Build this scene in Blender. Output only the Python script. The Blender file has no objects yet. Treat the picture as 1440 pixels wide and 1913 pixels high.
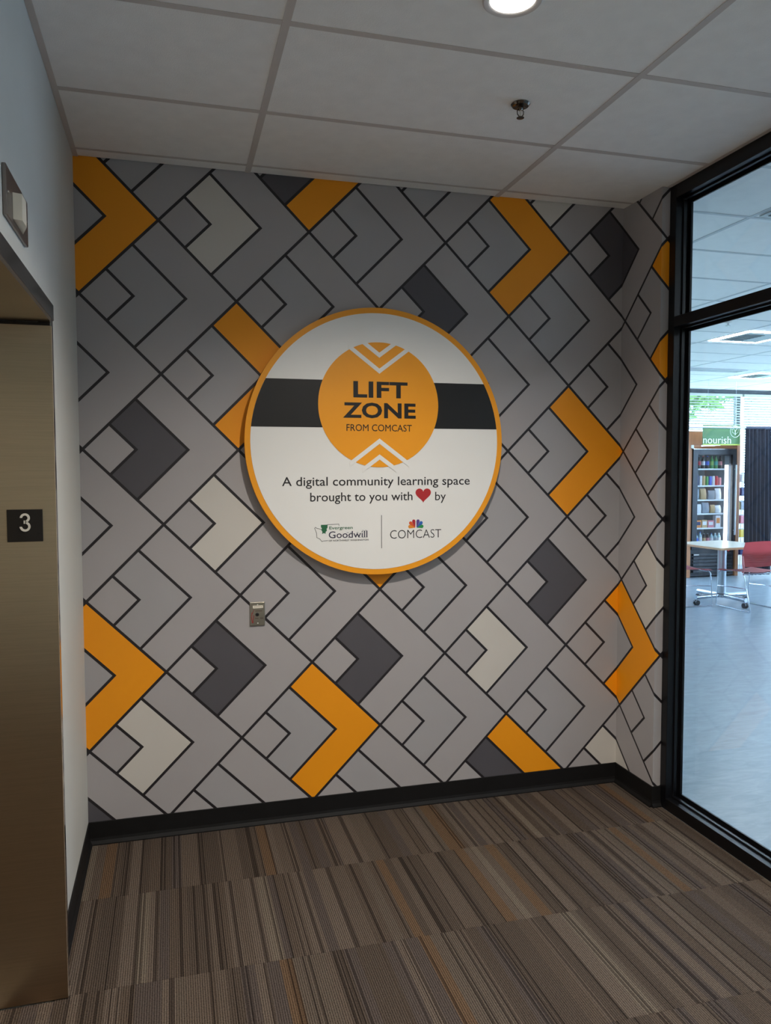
import bpy, bmesh, math, random
from mathutils import Vector, Matrix

random.seed(7)
scene = bpy.context.scene
COL = scene.collection
PI = math.pi

# ------------------------------------------------------------------ camera
F_PX, IMG_W, IMG_H = 1455.5, 1440.0, 1913.0
CAM = Vector((0.3842, -3.652, 1.687))
YAW, PITCH, ROLL = 0.2682, -0.05523, -0.00218
cam_data = bpy.data.cameras.new('camera')
cam_data.sensor_fit = 'HORIZONTAL'
cam_data.sensor_width = 36.0
cam_data.lens = F_PX / IMG_W * 36.0
cam_data.clip_start = 0.02
cam = bpy.data.objects.new('camera', cam_data)
COL.objects.link(cam)
fw = Vector((math.sin(YAW) * math.cos(PITCH), math.cos(YAW) * math.cos(PITCH), math.sin(PITCH)))
ri = Vector((math.cos(YAW), -math.sin(YAW), 0))
up = ri.cross(fw)
r2 = ri * math.cos(ROLL) + up * math.sin(ROLL)
u2 = -ri * math.sin(ROLL) + up * math.cos(ROLL)
m = Matrix((r2, u2, -fw)).transposed().to_4x4()
m.translation = CAM
cam.matrix_world = m
scene.camera = cam

# ------------------------------------------------------------------ light set-up
SKY_STRENGTH = 19.0
LAMP_POWER = 190.0
PANEL_EMIT = 80.0
scene.view_settings.view_transform = 'Standard'
scene.view_settings.look = 'None'
scene.view_settings.gamma = 1.0
scene.view_settings.use_curve_mapping = False
scene.view_settings.exposure = 0.02

world = bpy.data.worlds.new('sky')
scene.world = world
world.use_nodes = True
wn = world.node_tree.nodes
wn['Background'].inputs['Color'].default_value = (0.47, 0.70, 1.0, 1)
wn['Background'].inputs['Strength'].default_value = SKY_STRENGTH

# ------------------------------------------------------------------ main measures (metres)
H = 3.03                 # ceiling height
W = 2.673                # width of the mural wall
RET = 0.336              # depth of the return wall on the right
GX0, GX1 = 2.716, 2.812  # aluminium frame of the glazed wall
FAR_Y, FAR_X = 7.80, 11.40
BACK_Y = -6.5

def portal(loc, rot, sx, sy):
    l = bpy.data.lights.new('window_portal', 'AREA')
    l.shape = 'RECTANGLE'; l.size = sx; l.size_y = sy
    l.cycles.is_portal = True
    o = bpy.data.objects.new('window_portal', l); COL.objects.link(o)
    o.location = loc; o.rotation_euler = rot
portal((FAR_X + 0.1, 0.825, 1.70), (0, PI / 2, 0), 2.5, 2.45)
portal((FAR_X + 0.1, 5.65, 1.70), (0, PI / 2, 0), 2.5, 3.9)
portal((7.2, FAR_Y + 0.12, 2.0), (-PI / 2, 0, 0), 8.2, 1.9)

# ------------------------------------------------------------------ materials
def lin(c):
    c = c / 255.0
    return c / 12.92 if c <= 0.04045 else ((c + 0.055) / 1.055) ** 2.4
def rgb(r, g, b):
    return (lin(r), lin(g), lin(b), 1.0)

MATS = {}
def mat(name, col, rough=0.6, metal=0.0, var=0.06, vscale=9.0, bump=0.0, bscale=200.0, spec=0.5, emit=None, estr=0.0, stretch=None):
    if name in MATS:
        return MATS[name]
    mt = bpy.data.materials.new(name); mt.use_nodes = True
    nt = mt.node_tree; n = nt.nodes; L = nt.links
    p = n['Principled BSDF']
    p.inputs['Roughness'].default_value = rough
    p.inputs['Metallic'].default_value = metal
    p.inputs['Specular IOR Level'].default_value = spec
    tc = n.new('ShaderNodeTexCoord')
    mp = n.new('ShaderNodeMapping')
    L.new(tc.outputs['Object'], mp.inputs['Vector'])
    if stretch:
        mp.inputs['Scale'].default_value = stretch
    ns = n.new('ShaderNodeTexNoise')
    ns.inputs['Scale'].default_value = vscale
    ns.inputs['Detail'].default_value = 3
    L.new(mp.outputs['Vector'], ns.inputs['Vector'])
    mr = n.new('ShaderNodeMapRange')
    mr.inputs['From Min'].default_value = 0.25; mr.inputs['From Max'].default_value = 0.75
    mr.inputs['To Min'].default_value = 1 - var; mr.inputs['To Max'].default_value = 1 + var
    L.new(ns.outputs['Fac'], mr.inputs['Value'])
    mx = n.new('ShaderNodeMix'); mx.data_type = 'RGBA'; mx.blend_type = 'MULTIPLY'
    mx.inputs[0].default_value = 1.0
    mx.inputs[6].default_value = col
    L.new(mr.outputs['Result'], mx.inputs[7])
    L.new(mx.outputs[2], p.inputs['Base Color'])
    if bump > 0:
        nb = n.new('ShaderNodeTexNoise'); nb.inputs['Scale'].default_value = bscale
        nb.inputs['Detail'].default_value = 2
        L.new(mp.outputs['Vector'], nb.inputs['Vector'])
        b = n.new('ShaderNodeBump'); b.inputs['Strength'].default_value = bump
        b.inputs['Distance'].default_value = 0.002
        L.new(nb.outputs['Fac'], b.inputs['Height'])
        L.new(b.outputs['Normal'], p.inputs['Normal'])
    if emit:
        p.inputs['Emission Color'].default_value = emit
        p.inputs['Emission Strength'].default_value = estr
    MATS[name] = mt
    return mt

def glass_mat(name, tint, refl=0.06):
    mt = bpy.data.materials.new(name); mt.use_nodes = True
    nt = mt.node_tree; n = nt.nodes; L = nt.links
    n.remove(n['Principled BSDF'])
    tr = n.new('ShaderNodeBsdfTransparent'); tr.inputs['Color'].default_value = tint
    gl = n.new('ShaderNodeBsdfGlossy'); gl.inputs['Roughness'].default_value = 0.0
    lw = n.new('ShaderNodeLayerWeight'); lw.inputs['Blend'].default_value = 0.5
    pw = n.new('ShaderNodeMath'); pw.operation = 'POWER'; pw.inputs[1].default_value = 5.0
    L.new(lw.outputs['Facing'], pw.inputs[0])
    fr = n.new('ShaderNodeMath'); fr.operation = 'MULTIPLY_ADD'; fr.inputs[1].default_value = 0.95; fr.inputs[2].default_value = 0.03
    L.new(pw.outputs[0], fr.inputs[0])
    ns = n.new('ShaderNodeTexNoise'); ns.inputs['Scale'].default_value = 1.5
    ml = n.new('ShaderNodeMath'); ml.operation = 'MULTIPLY_ADD'
    ml.inputs[1].default_value = 0.01; L.new(ns.outputs['Fac'], ml.inputs[0]); L.new(fr.outputs[0], ml.inputs[2])
    mx = n.new('ShaderNodeMixShader')
    L.new(ml.outputs[0], mx.inputs['Fac']); L.new(tr.outputs[0], mx.inputs[1]); L.new(gl.outputs[0], mx.inputs[2])
    L.new(mx.outputs[0], n['Material Output'].inputs['Surface'])
    MATS[name] = mt
    return mt

M_LINE = mat('mural_line_black', rgb(30, 26, 30), 0.5, var=0.05)
M_GREY = mat('mural_grey', rgb(166, 161, 161), 0.55, var=0.025, vscale=3)
M_GREY2 = mat('mural_grey_cool', rgb(162, 159, 160), 0.55, var=0.025, vscale=3)
M_DARK = mat('mural_charcoal', rgb(80, 77, 82), 0.55, var=0.05, vscale=3)
M_LIGHT = mat('mural_light_grey', rgb(200, 194, 186), 0.55, var=0.02, vscale=3)
M_ORANGE = mat('mural_orange', rgb(240, 151, 0), 0.55, var=0.03, vscale=3)
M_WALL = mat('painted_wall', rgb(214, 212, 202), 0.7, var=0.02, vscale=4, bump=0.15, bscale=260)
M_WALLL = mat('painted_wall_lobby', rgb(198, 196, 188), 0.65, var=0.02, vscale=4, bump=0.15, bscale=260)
M_BASE = mat('black_rubber_base', rgb(17, 16, 16), 0.6, var=0.15, vscale=20, bump=0.1, spec=0.25)
M_TILE = mat('ceiling_tile_white', rgb(246, 243, 238), 0.9, var=0.03, vscale=14, bump=0.5, bscale=320)
M_GRID = mat('ceiling_grid_metal', rgb(204, 195, 188), 0.6, var=0.03)
M_FRAME = mat('black_anodised_aluminium', rgb(9, 9, 12), 0.36, 0.0, var=0.1, vscale=30, spec=0.35)
M_STEEL = mat('brushed_stainless', rgb(184, 168, 145), 0.26, 1.0, var=0.08, vscale=6, bump=0.12, bscale=60, stretch=(1, 1, 40))
M_JAMB = mat('brushed_stainless_jamb', rgb(200, 181, 153), 0.42, 1.0, var=0.06, vscale=6, bump=0.05, bscale=60, stretch=(1, 1, 40))
_p = M_JAMB.node_tree.nodes['Principled BSDF']
_c = M_JAMB.node_tree.nodes.new('ShaderNodeCombineXYZ')      # grain direction of the brushing
_c.inputs['X'].default_value = 1.0
M_JAMB.node_tree.links.new(_c.outputs[0], _p.inputs['Tangent'])
_p.inputs['Anisotropic'].default_value = 0.95
M_POLISH = mat('polished_stainless', rgb(150, 146, 140), 0.10, 1.0, var=0.05)
M_CHROME = mat('chrome', rgb(205, 205, 208), 0.15, 1.0, var=0.03)
M_ALU = mat('satin_aluminium', rgb(190, 194, 198), 0.32, 1.0, var=0.05)
M_SLAB = mat('plain_slab', rgb(120, 118, 114), 0.9, var=0.05)
M_WHITE = mat('sign_white', rgb(232, 230, 226), 0.45, var=0.012, vscale=4)
M_SORANGE = mat('sign_orange', rgb(242, 158, 22), 0.42, var=0.02, vscale=5)
M_SBLACK = mat('sign_black', rgb(26, 24, 24), 0.38, var=0.06)
M_INK = mat('ink_black', rgb(30, 26, 28), 0.5, var=0.05)
M_GLASS = glass_mat('clear_glass', (0.95, 0.962, 0.97, 1))
M_PLASTICW = mat('white_plastic', rgb(228, 225, 216), 0.4, var=0.02)

# ------------------------------------------------------------------ mesh helpers
def bx(bm, x0, x1, y0, y1, z0, z1, bev=0.0):
    x0, x1 = min(x0, x1), max(x0, x1); y0, y1 = min(y0, y1), max(y0, y1); z0, z1 = min(z0, z1), max(z0, z1)
    r = bmesh.ops.create_cube(bm, size=1.0, matrix=Matrix.Translation(((x0 + x1) / 2, (y0 + y1) / 2, (z0 + z1) / 2)) @ Matrix.Diagonal((x1 - x0, y1 - y0, z1 - z0, 1)))
    if bev > 0:
        es = list({e for v in r['verts'] for e in v.link_edges})
        bmesh.ops.bevel(bm, geom=es, offset=bev, segments=2, affect='EDGES', profile=0.5)
    return bm

def box(*a, **k):
    return bx(bmesh.new(), *a, **k)

def tube(bm, pts, r, n=8, closed=False):
    pts = [Vector(p) for p in pts]
    rings = []
    N = len(pts)
    prev = None
    for i, p in enumerate(pts):
        if closed:
            t = (pts[(i + 1) % N] - pts[i - 1]).normalized()
        else:
            t = (pts[min(i + 1, N - 1)] - pts[max(i - 1, 0)]).normalized()
        if prev is None:
            a = Vector((0, 0, 1)) if abs(t.z) < 0.9 else Vector((1, 0, 0))
            u = t.cross(a).normalized()
        else:
            u = (prev - t * prev.dot(t)).normalized()
        prev = u
        v = t.cross(u)
        rr = r[i] if isinstance(r, (list, tuple)) else r
        rings.append([bm.verts.new(p + (u * math.cos(2 * PI * k / n) + v * math.sin(2 * PI * k / n)) * rr) for k in range(n)])
    for i in range(N if closed else N - 1):
        a, b = rings[i], rings[(i + 1) % N]
        for k in range(n):
            bm.faces.new((a[k], a[(k + 1) % n], b[(k + 1) % n], b[k]))
    if not closed:
        bm.faces.new(list(reversed(rings[0]))); bm.faces.new(rings[-1])
    return bm

def lathe(bm, prof, n=20, origin=(0, 0, 0), axis='z', loop=False):
    """prof: list of (radius, height) revolved about an axis through origin"""
    o = Vector(origin)
    def pt(r, h, a):
        c, s = r * math.cos(a), r * math.sin(a)
        if axis == 'z': return o + Vector((c, s, h))
        if axis == 'y': return o + Vector((c, h, s))
        return o + Vector((h, c, s))
    rings = []
    for r, h in prof:
        if r < 1e-6:
            rings.append([bm.verts.new(pt(0, h, 0))])
        else:
            rings.append([bm.verts.new(pt(r, h, 2 * PI * k / n)) for k in range(n)])
    for a, b in zip(rings if loop else rings[:-1], rings[1:] + rings[:1]):
        for k in range(n):
            k2 = (k + 1) % n
            if len(a) == 1 and len(b) == 1: continue
            if len(a) == 1: bm.faces.new((a[0], b[k], b[k2]))
            elif len(b) == 1: bm.faces.new((a[k], a[k2], b[0]))
            else: bm.faces.new((a[k], a[k2], b[k2], b[k]))
    if len(rings[0]) > 1 and not loop: bm.faces.new(rings[0])
    if len(rings[-1]) > 1 and not loop: bm.faces.new(list(reversed(rings[-1])))
    bmesh.ops.recalc_face_normals(bm, faces=bm.faces)
    return bm

def prism(bm, pts, d):
    """flat polygon pts (3D) swept along vector d"""
    d = Vector(d)
    a = [bm.verts.new(Vector(p)) for p in pts]
    b = [bm.verts.new(Vector(p) + d) for p in pts]
    n = len(a)
    bm.faces.new(a); bm.faces.new(list(reversed(b)))
    for i in range(n):
        bm.faces.new((a[i], b[i], b[(i + 1) % n], a[(i + 1) % n]))
    bmesh.ops.recalc_face_normals(bm, faces=bm.faces)
    return bm

def mesh_of(name, bm, smooth=False):
    me = bpy.data.meshes.new(name)
    bm.to_mesh(me); bm.free()
    if smooth:
        for p in me.polygons: p.use_smooth = True
        me.set_sharp_from_angle(angle=math.radians(40))
    return me

def link(name, me, material=None, parent=None):
    o = bpy.data.objects.new(name, me); COL.objects.link(o)
    if material is not None and len(me.materials) == 0:
        me.materials.append(material)
    if parent is not None:
        o.parent = parent
        if not parent.get('_local'):
            t = parent.get('_base', (0, 0, 0))
            o.matrix_parent_inverse = Matrix.Translation((-t[0], -t[1], -t[2]))
            o['_base'] = (0.0, 0.0, 0.0)
        else:
            o['_local'] = 1
    return o

def obj(name, bm, material, parent=None, smooth=False):
    return link(name, mesh_of(name, bm, smooth), material, parent)

def tag(o, label, cat=None, group=None, kind=None):
    o['label'] = label
    if cat: o['category'] = cat
    if group: o['group'] = group
    if kind: o['kind'] = kind
    return o

def thing(name, label, cat, loc=(0, 0, 0), group=None, kind=None, local=False):
    o = bpy.data.objects.new(name, None); COL.objects.link(o)
    o.empty_display_size = 0.1
    o.location = loc
    if local: o['_local'] = 1
    else: o['_base'] = tuple(float(c) for c in loc)
    return tag(o, label, cat, group, kind)

def dup(root):
    r = root.copy(); COL.objects.link(r)
    for ch in list(root.children):
        c = ch.copy(); COL.objects.link(c); c.parent = r
        for g in list(ch.children):
            d = g.copy(); COL.objects.link(d); d.parent = c
    return r

def text_bm(s, x0, x1, z0, z1, y, depth=0.0006, bold=0.0, space=1.0, glyph_z=None):
    """Text fitted into the rectangle x0..x1, z0..z1 on a plane facing -y. glyph_z: fit as cap letters"""
    cu = bpy.data.curves.new('t', 'FONT'); cu.body = s; cu.size = 1.0
    cu.offset = bold; cu.space_character = space; cu.resolution_u = 3
    cu.fill_mode = 'BOTH'; cu.extrude = 0.01
    o = bpy.data.objects.new('t', cu); COL.objects.link(o)
    dg = bpy.context.evaluated_depsgraph_get()
    me = bpy.data.meshes.new_from_object(o.evaluated_get(dg))
    bpy.data.objects.remove(o); bpy.data.curves.remove(cu)
    xs = [v.co.x for v in me.vertices]; ys = [v.co.y for v in me.vertices]
    ax, bx_ = min(xs), max(xs)
    if glyph_z: ay, by = glyph_z
    else: ay, by = min(ys), max(ys)
    for v in me.vertices:
        x = x0 + (v.co.x - ax) / (bx_ - ax) * (x1 - x0)
        z = z0 + (v.co.y - ay) / (by - ay) * (z1 - z0)
        v.co = Vector((x, y - (depth if v.co.z > 0 else 0.0), z))
    bm = bmesh.new(); bm.from_mesh(me); bpy.data.meshes.remove(me)
    bmesh.ops.remove_doubles(bm, verts=bm.verts, dist=1e-6)
    return bm
def split_words(bm, n):
    """cut lettering at its n - 1 widest gaps along x, one bmesh per word"""
    spans = []
    for f in bm.faces:
        xs = [v.co.x for v in f.verts]; spans.append((min(xs), max(xs)))
    spans.sort(); gaps = []; end = spans[0][1]
    for a, b in spans:
        if a > end: gaps.append((a - end, (a + end) / 2))
        end = max(end, b)
    cuts = sorted(g[1] for g in sorted(gaps, reverse=True)[:n - 1])
    out = []
    for k in range(n):
        lo = cuts[k - 1] if k > 0 else -1e9; hi = cuts[k] if k < n - 1 else 1e9
        c = bm.copy()
        bmesh.ops.delete(c, geom=[v for v in c.verts if not lo < v.co.x < hi], context='VERTS')
        out.append(c)
    bm.free()
    return out
CAP = (0.0, 0.729)      # baseline and cap height of the built-in font

# ================================================================== THE SETTING
# ---------------- floor: carpet squares
def carpet_material():
    mt = bpy.data.materials.new('striped_carpet'); mt.use_nodes = True
    nt = mt.node_tree; n = nt.nodes; L = nt.links
    p = n['Principled BSDF']; p.inputs['Roughness'].default_value = 0.95; p.inputs['Specular IOR Level'].default_value = 0.1
    tc = n.new('ShaderNodeTexCoord'); oi = n.new('ShaderNodeObjectInfo')
    sx = n.new('ShaderNodeSeparateXYZ'); L.new(tc.outputs['Object'], sx.inputs[0])
    def math_(op, a, b=None, c=None):
        q = n.new('ShaderNodeMath'); q.operation = op
        for i, v in enumerate((a, b, c)):
            if v is None: continue
            if isinstance(v, (int, float)): q.inputs[i].default_value = v
            else: L.new(v, q.inputs[i])
        return q.outputs[0]
    rnd = math_('MULTIPLY', oi.outputs['Random'], 317.0)
    def stripes(freq, off):
        w = math_('MULTIPLY_ADD', sx.outputs['X'], freq, math_('ADD', rnd, off))
        v = n.new('ShaderNodeTexVoronoi'); v.voronoi_dimensions = '1D'
        v.inputs['Scale'].default_value = 1.0; v.inputs['Randomness'].default_value = 1.0
        L.new(w, v.inputs['W'])
        sp = n.new('ShaderNodeSeparateColor'); L.new(v.outputs['Color'], sp.inputs[0])
        return sp.outputs[0], sp.outputs[1], v
    a, a2, _ = stripes(25.0, 0.0)
    ramp = n.new('ShaderNodeValToRGB'); ramp.color_ramp.interpolation = 'CONSTANT'
    cols = [(0.0, rgb(72, 62, 54)), (0.2, rgb(84, 73, 64)), (0.38, rgb(78, 67, 58)), (0.54, rgb(90, 79, 70)),
            (0.68, rgb(74, 65, 60)), (0.80, rgb(90, 71, 54)), (0.87, rgb(84, 74, 65)), (0.94, rgb(98, 88, 77))]
    cr = ramp.color_ramp
    while len(cr.elements) < len(cols): cr.elements.new(0.5)
    for e, (pos, c) in zip(cr.elements, cols): e.position = pos; e.color = c
    L.new(a, ramp.inputs['Fac'])
    # dark pin lines between stripes
    b, b2, vb = stripes(150.0, 40.0)
    pin = math_('GREATER_THAN', b, 0.87)
    m1 = n.new('ShaderNodeMix'); m1.data_type = 'RGBA'; m1.blend_type = 'MULTIPLY'
    L.new(math_('MULTIPLY', pin, 0.8), m1.inputs[0]); L.new(ramp.outputs['Color'], m1.inputs[6]); m1.inputs[7].default_value = (0.3, 0.28, 0.28, 1)
    # ribs of looped pile
    rib = math_('SINE', math_('MULTIPLY', sx.outputs['X'], 2 * PI / 0.0075))
    nz = n.new('ShaderNodeTexNoise'); nz.inputs['Scale'].default_value = 190.0; nz.inputs['Detail'].default_value = 2
    L.new(tc.outputs['Object'], nz.inputs['Vector'])
    fac = math_('MULTIPLY_ADD', rib, 0.42, math_('MULTIPLY_ADD', nz.outputs['Fac'], 1.5, 0.22))
    m2 = n.new('ShaderNodeMix'); m2.data_type = 'RGBA'; m2.blend_type = 'MULTIPLY'; m2.inputs[0].default_value = 1.0
    L.new(m1.outputs[2], m2.inputs[6]); L.new(fac, m2.inputs[7])
    L.new(m2.outputs[2], p.inputs['Base Color'])
    bp = n.new('ShaderNodeBump'); bp.inputs['Strength'].default_value = 0.5; bp.inputs['Distance'].default_value = 0.003
    L.new(fac, bp.inputs['Height']); L.new(bp.outputs['Normal'], p.inputs['Normal'])
    return mt
M_CARPET = carpet_material()

floor = tag(obj('floor', box(-0.0, GX0, BACK_Y, 0.0, -0.12, -0.006), M_SLAB), 'lobby floor laid with striped brown and grey carpet squares', 'floor', kind='structure')
T = 0.5725
rows = [(0.0, -0.4825)]
y = -0.4825
while y > -4.6:
    rows.append((y, y - T)); y -= T
xc = [0.0]
offs = 0.497
x = offs
while x < GX0 - 0.02:
    xc.append(x); x += T
xc.append(GX0)
mesh_cache = {}
for (ya, yb) in rows:
    for xa, xb in zip(xc[:-1], xc[1:]):
        w, d = round(xb - xa, 4), round(ya - yb, 4)
        if (w, d) not in mesh_cache:
            bmt = box(0.0004, w - 0.0004, -d + 0.0004, -0.0004, -0.006, 0.0, bev=0.0006)
            mesh_cache[(w, d)] = mesh_of('carpet_tile', bmt)
            mesh_cache[(w, d)].materials.append(M_CARPET)
        o = link('carpet_tile', mesh_cache[(w, d)], None, floor)
        o.location = (xa, ya, 0.0)
o = obj('carpet_run', box(0, GX0, BACK_Y, y, -0.006, 0.0), M_CARPET, floor)

# ---------------- mural walls
wall_back = tag(obj('wall_back', box(-0.12, GX1, 0.0, 0.14, 0, H + 0.1), M_LINE), 'mural wall of interlocking grey and orange chevrons outlined in black', 'wall', kind='structure')
wall_right = tag(obj('wall_right', box(W, GX1 + 0.03, -RET, -0.0005, 0, H + 0.1), M_LINE), 'short return wall wrapped with the chevron mural beside the glazing', 'wall', kind='structure')

NX0, NDX, NZ0, NDZ, LW = 0.01214, 0.33654, 2.788, 0.33744, 0.0125
ORANGE_OUT = {(-1, 0), (-1, 6), (1, 2), (2, -1), (2, 7), (3, 4), (5, 0), (5, 8), (6, 3), (7, 6), (8, 1)}
DARK_MID = {(-1, 8), (0, 3), (1, 6), (2, -1), (3, 6), (4, 1), (5, 8), (6, 5), (7, 0)}
LIGHT_MID = {(0, 7), (1, 0), (1, 4), (5, 6), (6, -1), (7, 8), (8, 5)}
hw = LW / 2
def cell_poly(i, j, s0, s1):
    """square (s0 == 0) or chevron band of a diamond cell in (u, z) on the unfolded wall; edges set in by half a line"""
    ex = Vector((NDX, NDZ)); ey = Vector((NDX, -NDZ))
    k = hw / (NDX * math.sqrt(2)) * math.sqrt(1.0)       # inset in cell units (unit edge = NDX*sqrt2)
    k = hw / math.hypot(NDX, NDZ)
    o0 = Vector((NX0 + i * NDX, NZ0 - j * NDZ))
    def P(s, t):
        q = o0 + ex * s + ey * t
        return (q.x, q.y)
    a, b = s0 + k, s1 - k
    if s0 == 0:
        return [P(k, k), P(b, k), P(b, b), P(k, b)]
    return [P(a, k), P(b, k), P(b, b), P(k, b), P(k, a), P(a, a)]

Z_LO, Z_HI = 0.0, H + 0.03
FACES = [  # unfolded range, mapping to the wall, outward normal, parent
    (0.0, W, lambda u, z: (u, 0.0, z), (0, -1, 0), wall_back),
    (W, W + RET, lambda u, z: (W, -(u - W), z), (-1, 0, 0), wall_right),
    (W + RET, W + RET + (GX0 - W), lambda u, z: (W + (u - W - RET), -RET, z), (0, -1, 0), wall_right),
]
for (i, j) in [(i, j) for i in range(-2, 10) for j in range(-2, 10) if (i + j) % 2 == 1]:
    for band, (s0, s1) in enumerate(((0, 1 / 3), (1 / 3, 2 / 3), (2 / 3, 1.0))):
        pl = cell_poly(i, j, s0, s1)
        for (ua, ub, mp, nrm, par) in FACES:
            us = [q[0] for q in pl]; zs = [q[1] for q in pl]
            if max(us) < ua + 0.002 or min(us) > ub - 0.002 or min(zs) > Z_HI - 0.002 or max(zs) < Z_LO + 0.09: continue
            bm = bmesh.new()
            bm.faces.new([bm.verts.new((q[0], q[1], 0)) for q in pl])
            bmesh.ops.triangulate(bm, faces=bm.faces[:])
            for co, no in (((ua, 0, 0), (-1, 0, 0)), ((ub, 0, 0), (1, 0, 0)), ((0, Z_HI, 0), (0, 1, 0)), ((0, Z_LO + 0.085, 0), (0, -1, 0))):
                bmesh.ops.bisect_plane(bm, geom=bm.verts[:] + bm.edges[:] + bm.faces[:], dist=1e-6, plane_co=co, plane_no=no, clear_outer=True)
            if not bm.faces or sum(f.calc_area() for f in bm.faces) < 2e-5:
                bm.free(); continue
            th = 0.0004
            N3 = Vector(nrm)
            for v in bm.verts:
                v.co = Vector(mp(v.co.x, v.co.y))
            r = bmesh.ops.extrude_face_region(bm, geom=bm.faces[:])
            for v in r['geom']:
                if isinstance(v, bmesh.types.BMVert): v.co += N3 * th
            bmesh.ops.recalc_face_normals(bm, faces=bm.faces)
            mt = M_GREY if band != 1 else M_GREY2
            if band == 2 and (i, j) in ORANGE_OUT: mt = M_ORANGE
            if band == 1 and (i, j) in DARK_MID: mt = M_DARK
            if band == 1 and (i, j) in LIGHT_MID: mt = M_LIGHT
            obj('mural_square' if band == 0 else 'mural_chevron', bm, mt, par)

# ---------------- left wall with the elevator opening
EY0, EY1, EZ = -1.07, -2.20, 2.135     # opening: near jamb, far jamb, soffit
bm = bmesh.new()
bx(bm, -0.20, 0.0, EY0 + 0.01, 0.0, 0, H + 0.1)
bx(bm, -0.20, 0.0, EY1 - 0.01, EY0 + 0.01, EZ + 0.02, H + 0.1)
bx(bm, -0.20, 0.0, BACK_Y, EY1 - 0.01, 0, H + 0.1)
bx(bm, -0.40, -0.30, BACK_Y, 0.0, -0.12, H + 0.1)  # unseen slabs added behind the opening to stop sky light leaking through
bx(bm, -0.30, 0.0, BACK_Y, 0.0, -0.12, -0.02)
bx(bm, -0.30, -0.20, BACK_Y, 0.0, H + 0.0, H + 0.1)
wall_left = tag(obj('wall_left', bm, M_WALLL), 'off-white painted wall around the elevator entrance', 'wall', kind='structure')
tag(obj('wall_front', box(-0.2, FAR_X + 0.15, BACK_Y - 0.14, BACK_Y, 0, H + 0.1), M_WALL), 'plain off-white wall closing the lobby opposite the mural', 'wall', kind='structure')

# elevator entrance
door1 = thing('door_1', 'brushed stainless steel elevator entrance frame and doors in the white wall', 'elevator', (0, EY0, 0), kind='structure')
FP = 0.040                             # frame stands proud of the wall
for (ya, yb, s) in ((EY0, EY0 + 0.05, 1), (EY1 - 0.05, EY1, -1)):
    face_y = EY0 if s > 0 else EY1
    j = obj('jamb', box(-0.185, FP, face_y, face_y + s * 0.012, 0.004, EZ - 0.011), M_JAMB, door1)
    obj('shadow_gap', box(-0.185, FP - 0.004, face_y + s * 0.003, face_y + s * 0.012, EZ - 0.0108, EZ - 0.0003), M_SBLACK, door1)  # black strip set in the joint to give it its shade
    obj('jamb_face', box(0.0005, FP - 0.002, face_y + s * 0.0125, face_y + s * 0.055, 0.0, EZ + 0.055, bev=0.002), M_POLISH, door1)
obj('head_soffit', box(-0.185, FP, EY1, EY0, EZ, EZ + 0.012), M_STEEL, door1)
obj('head_face', box(0.0005, FP + 0.001, EY1 - 0.055, EY0 + 0.055, EZ + 0.0125, EZ + 0.062, bev=0.002), M_POLISH, door1)
obj('door_panel', box(-0.235, -0.19, EY1 - 0.05, (EY0 + EY1) / 2 - 0.002, 0.012, EZ + 0.05), M_STEEL, door1)
obj('door_panel', box(-0.235, -0.19, (EY0 + EY1) / 2 + 0.002, EY0 + 0.05, 0.012, EZ + 0.05), M_STEEL, door1)
obj('door_sill', box(-0.235, -0.16, EY1, EY0, -0.02, 0.004), M_ALU, door1)
obj('landing_strip', box(-0.16, 0.0, EY1, EY0, -0.02, -0.001), M_CARPET, door1)

# ---------------- glazed wall
window1 = thing('window_1', 'black aluminium framed glazed wall between the lobby and the break room', 'window', (GX0, -RET, 0), kind='structure')
GLX = 2.803
TR0, TR1 = 2.362, 2.412
SILL = 0.057
TOP0 = 2.968
def frame_piece(name, parts):
    bm = bmesh.new()
    for p in parts: bx(bm, *p, bev=0.0015)
    return obj(name, bm, M_FRAME, window1)
mulls = [-RET, -2.05, -3.75, -5.45]
MW = 0.046
for k, my in enumerate(mulls):
    frame_piece('mullion', [(GX0, GX1, my - MW, my - 0.0005, 0.0, H)])
    # glazing stops on both sides of the post
    if k < 3:
        frame_piece('glazing_stop', [(2.754, 2.772, my - MW - 0.008, my - MW, SILL, TR0), (2.786, 2.797, my - MW - 0.018, my - MW, SILL, TR0)])
        frame_piece('glazing_stop', [(2.754, 2.772, my - MW - 0.008, my - MW, TR1, TOP0), (2.786, 2.797, my - MW - 0.018, my - MW, TR1, TOP0)])
for my, ny in zip(mulls[:-1], mulls[1:]):
    ya, yb = ny, my - MW
    frame_piece('sill_rail', [(GX0, GX1, ya, yb, 0.0, SILL), (2.752, 2.768, ya, yb, SILL, SILL + 0.008), (2.788, 2.798, ya, yb, SILL, SILL + 0.02)])
    frame_piece('transom_rail', [(GX0, GX1, ya, yb, TR0, TR1), (2.752, 2.768, ya, yb, TR0 - 0.008, TR0), (2.788, 2.798, ya, yb, TR0 - 0.02, TR0)])
    frame_piece('head_rail', [(GX0, GX1, ya, yb, TOP0, H), (2.752, 2.768, ya, yb, TOP0 - 0.008, TOP0), (2.788, 2.798, ya, yb, TOP0 - 0.02, TOP0)])
    obj('glass_pane', box(GLX - 0.003, GLX + 0.003, ya, yb, SILL, TR0), M_GLASS, window1)
    obj('glass_pane', box(GLX - 0.003, GLX + 0.003, ya, yb, TR1, TOP0), M_GLASS, window1)
tag(obj('wall_glazing_end', box(GX0, GX1, BACK_Y, mulls[-1] - MW, 0, H + 0.1), M_WALL), 'plain off-white end wall beyond the last glazed bay', 'wall', kind='structure')

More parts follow.
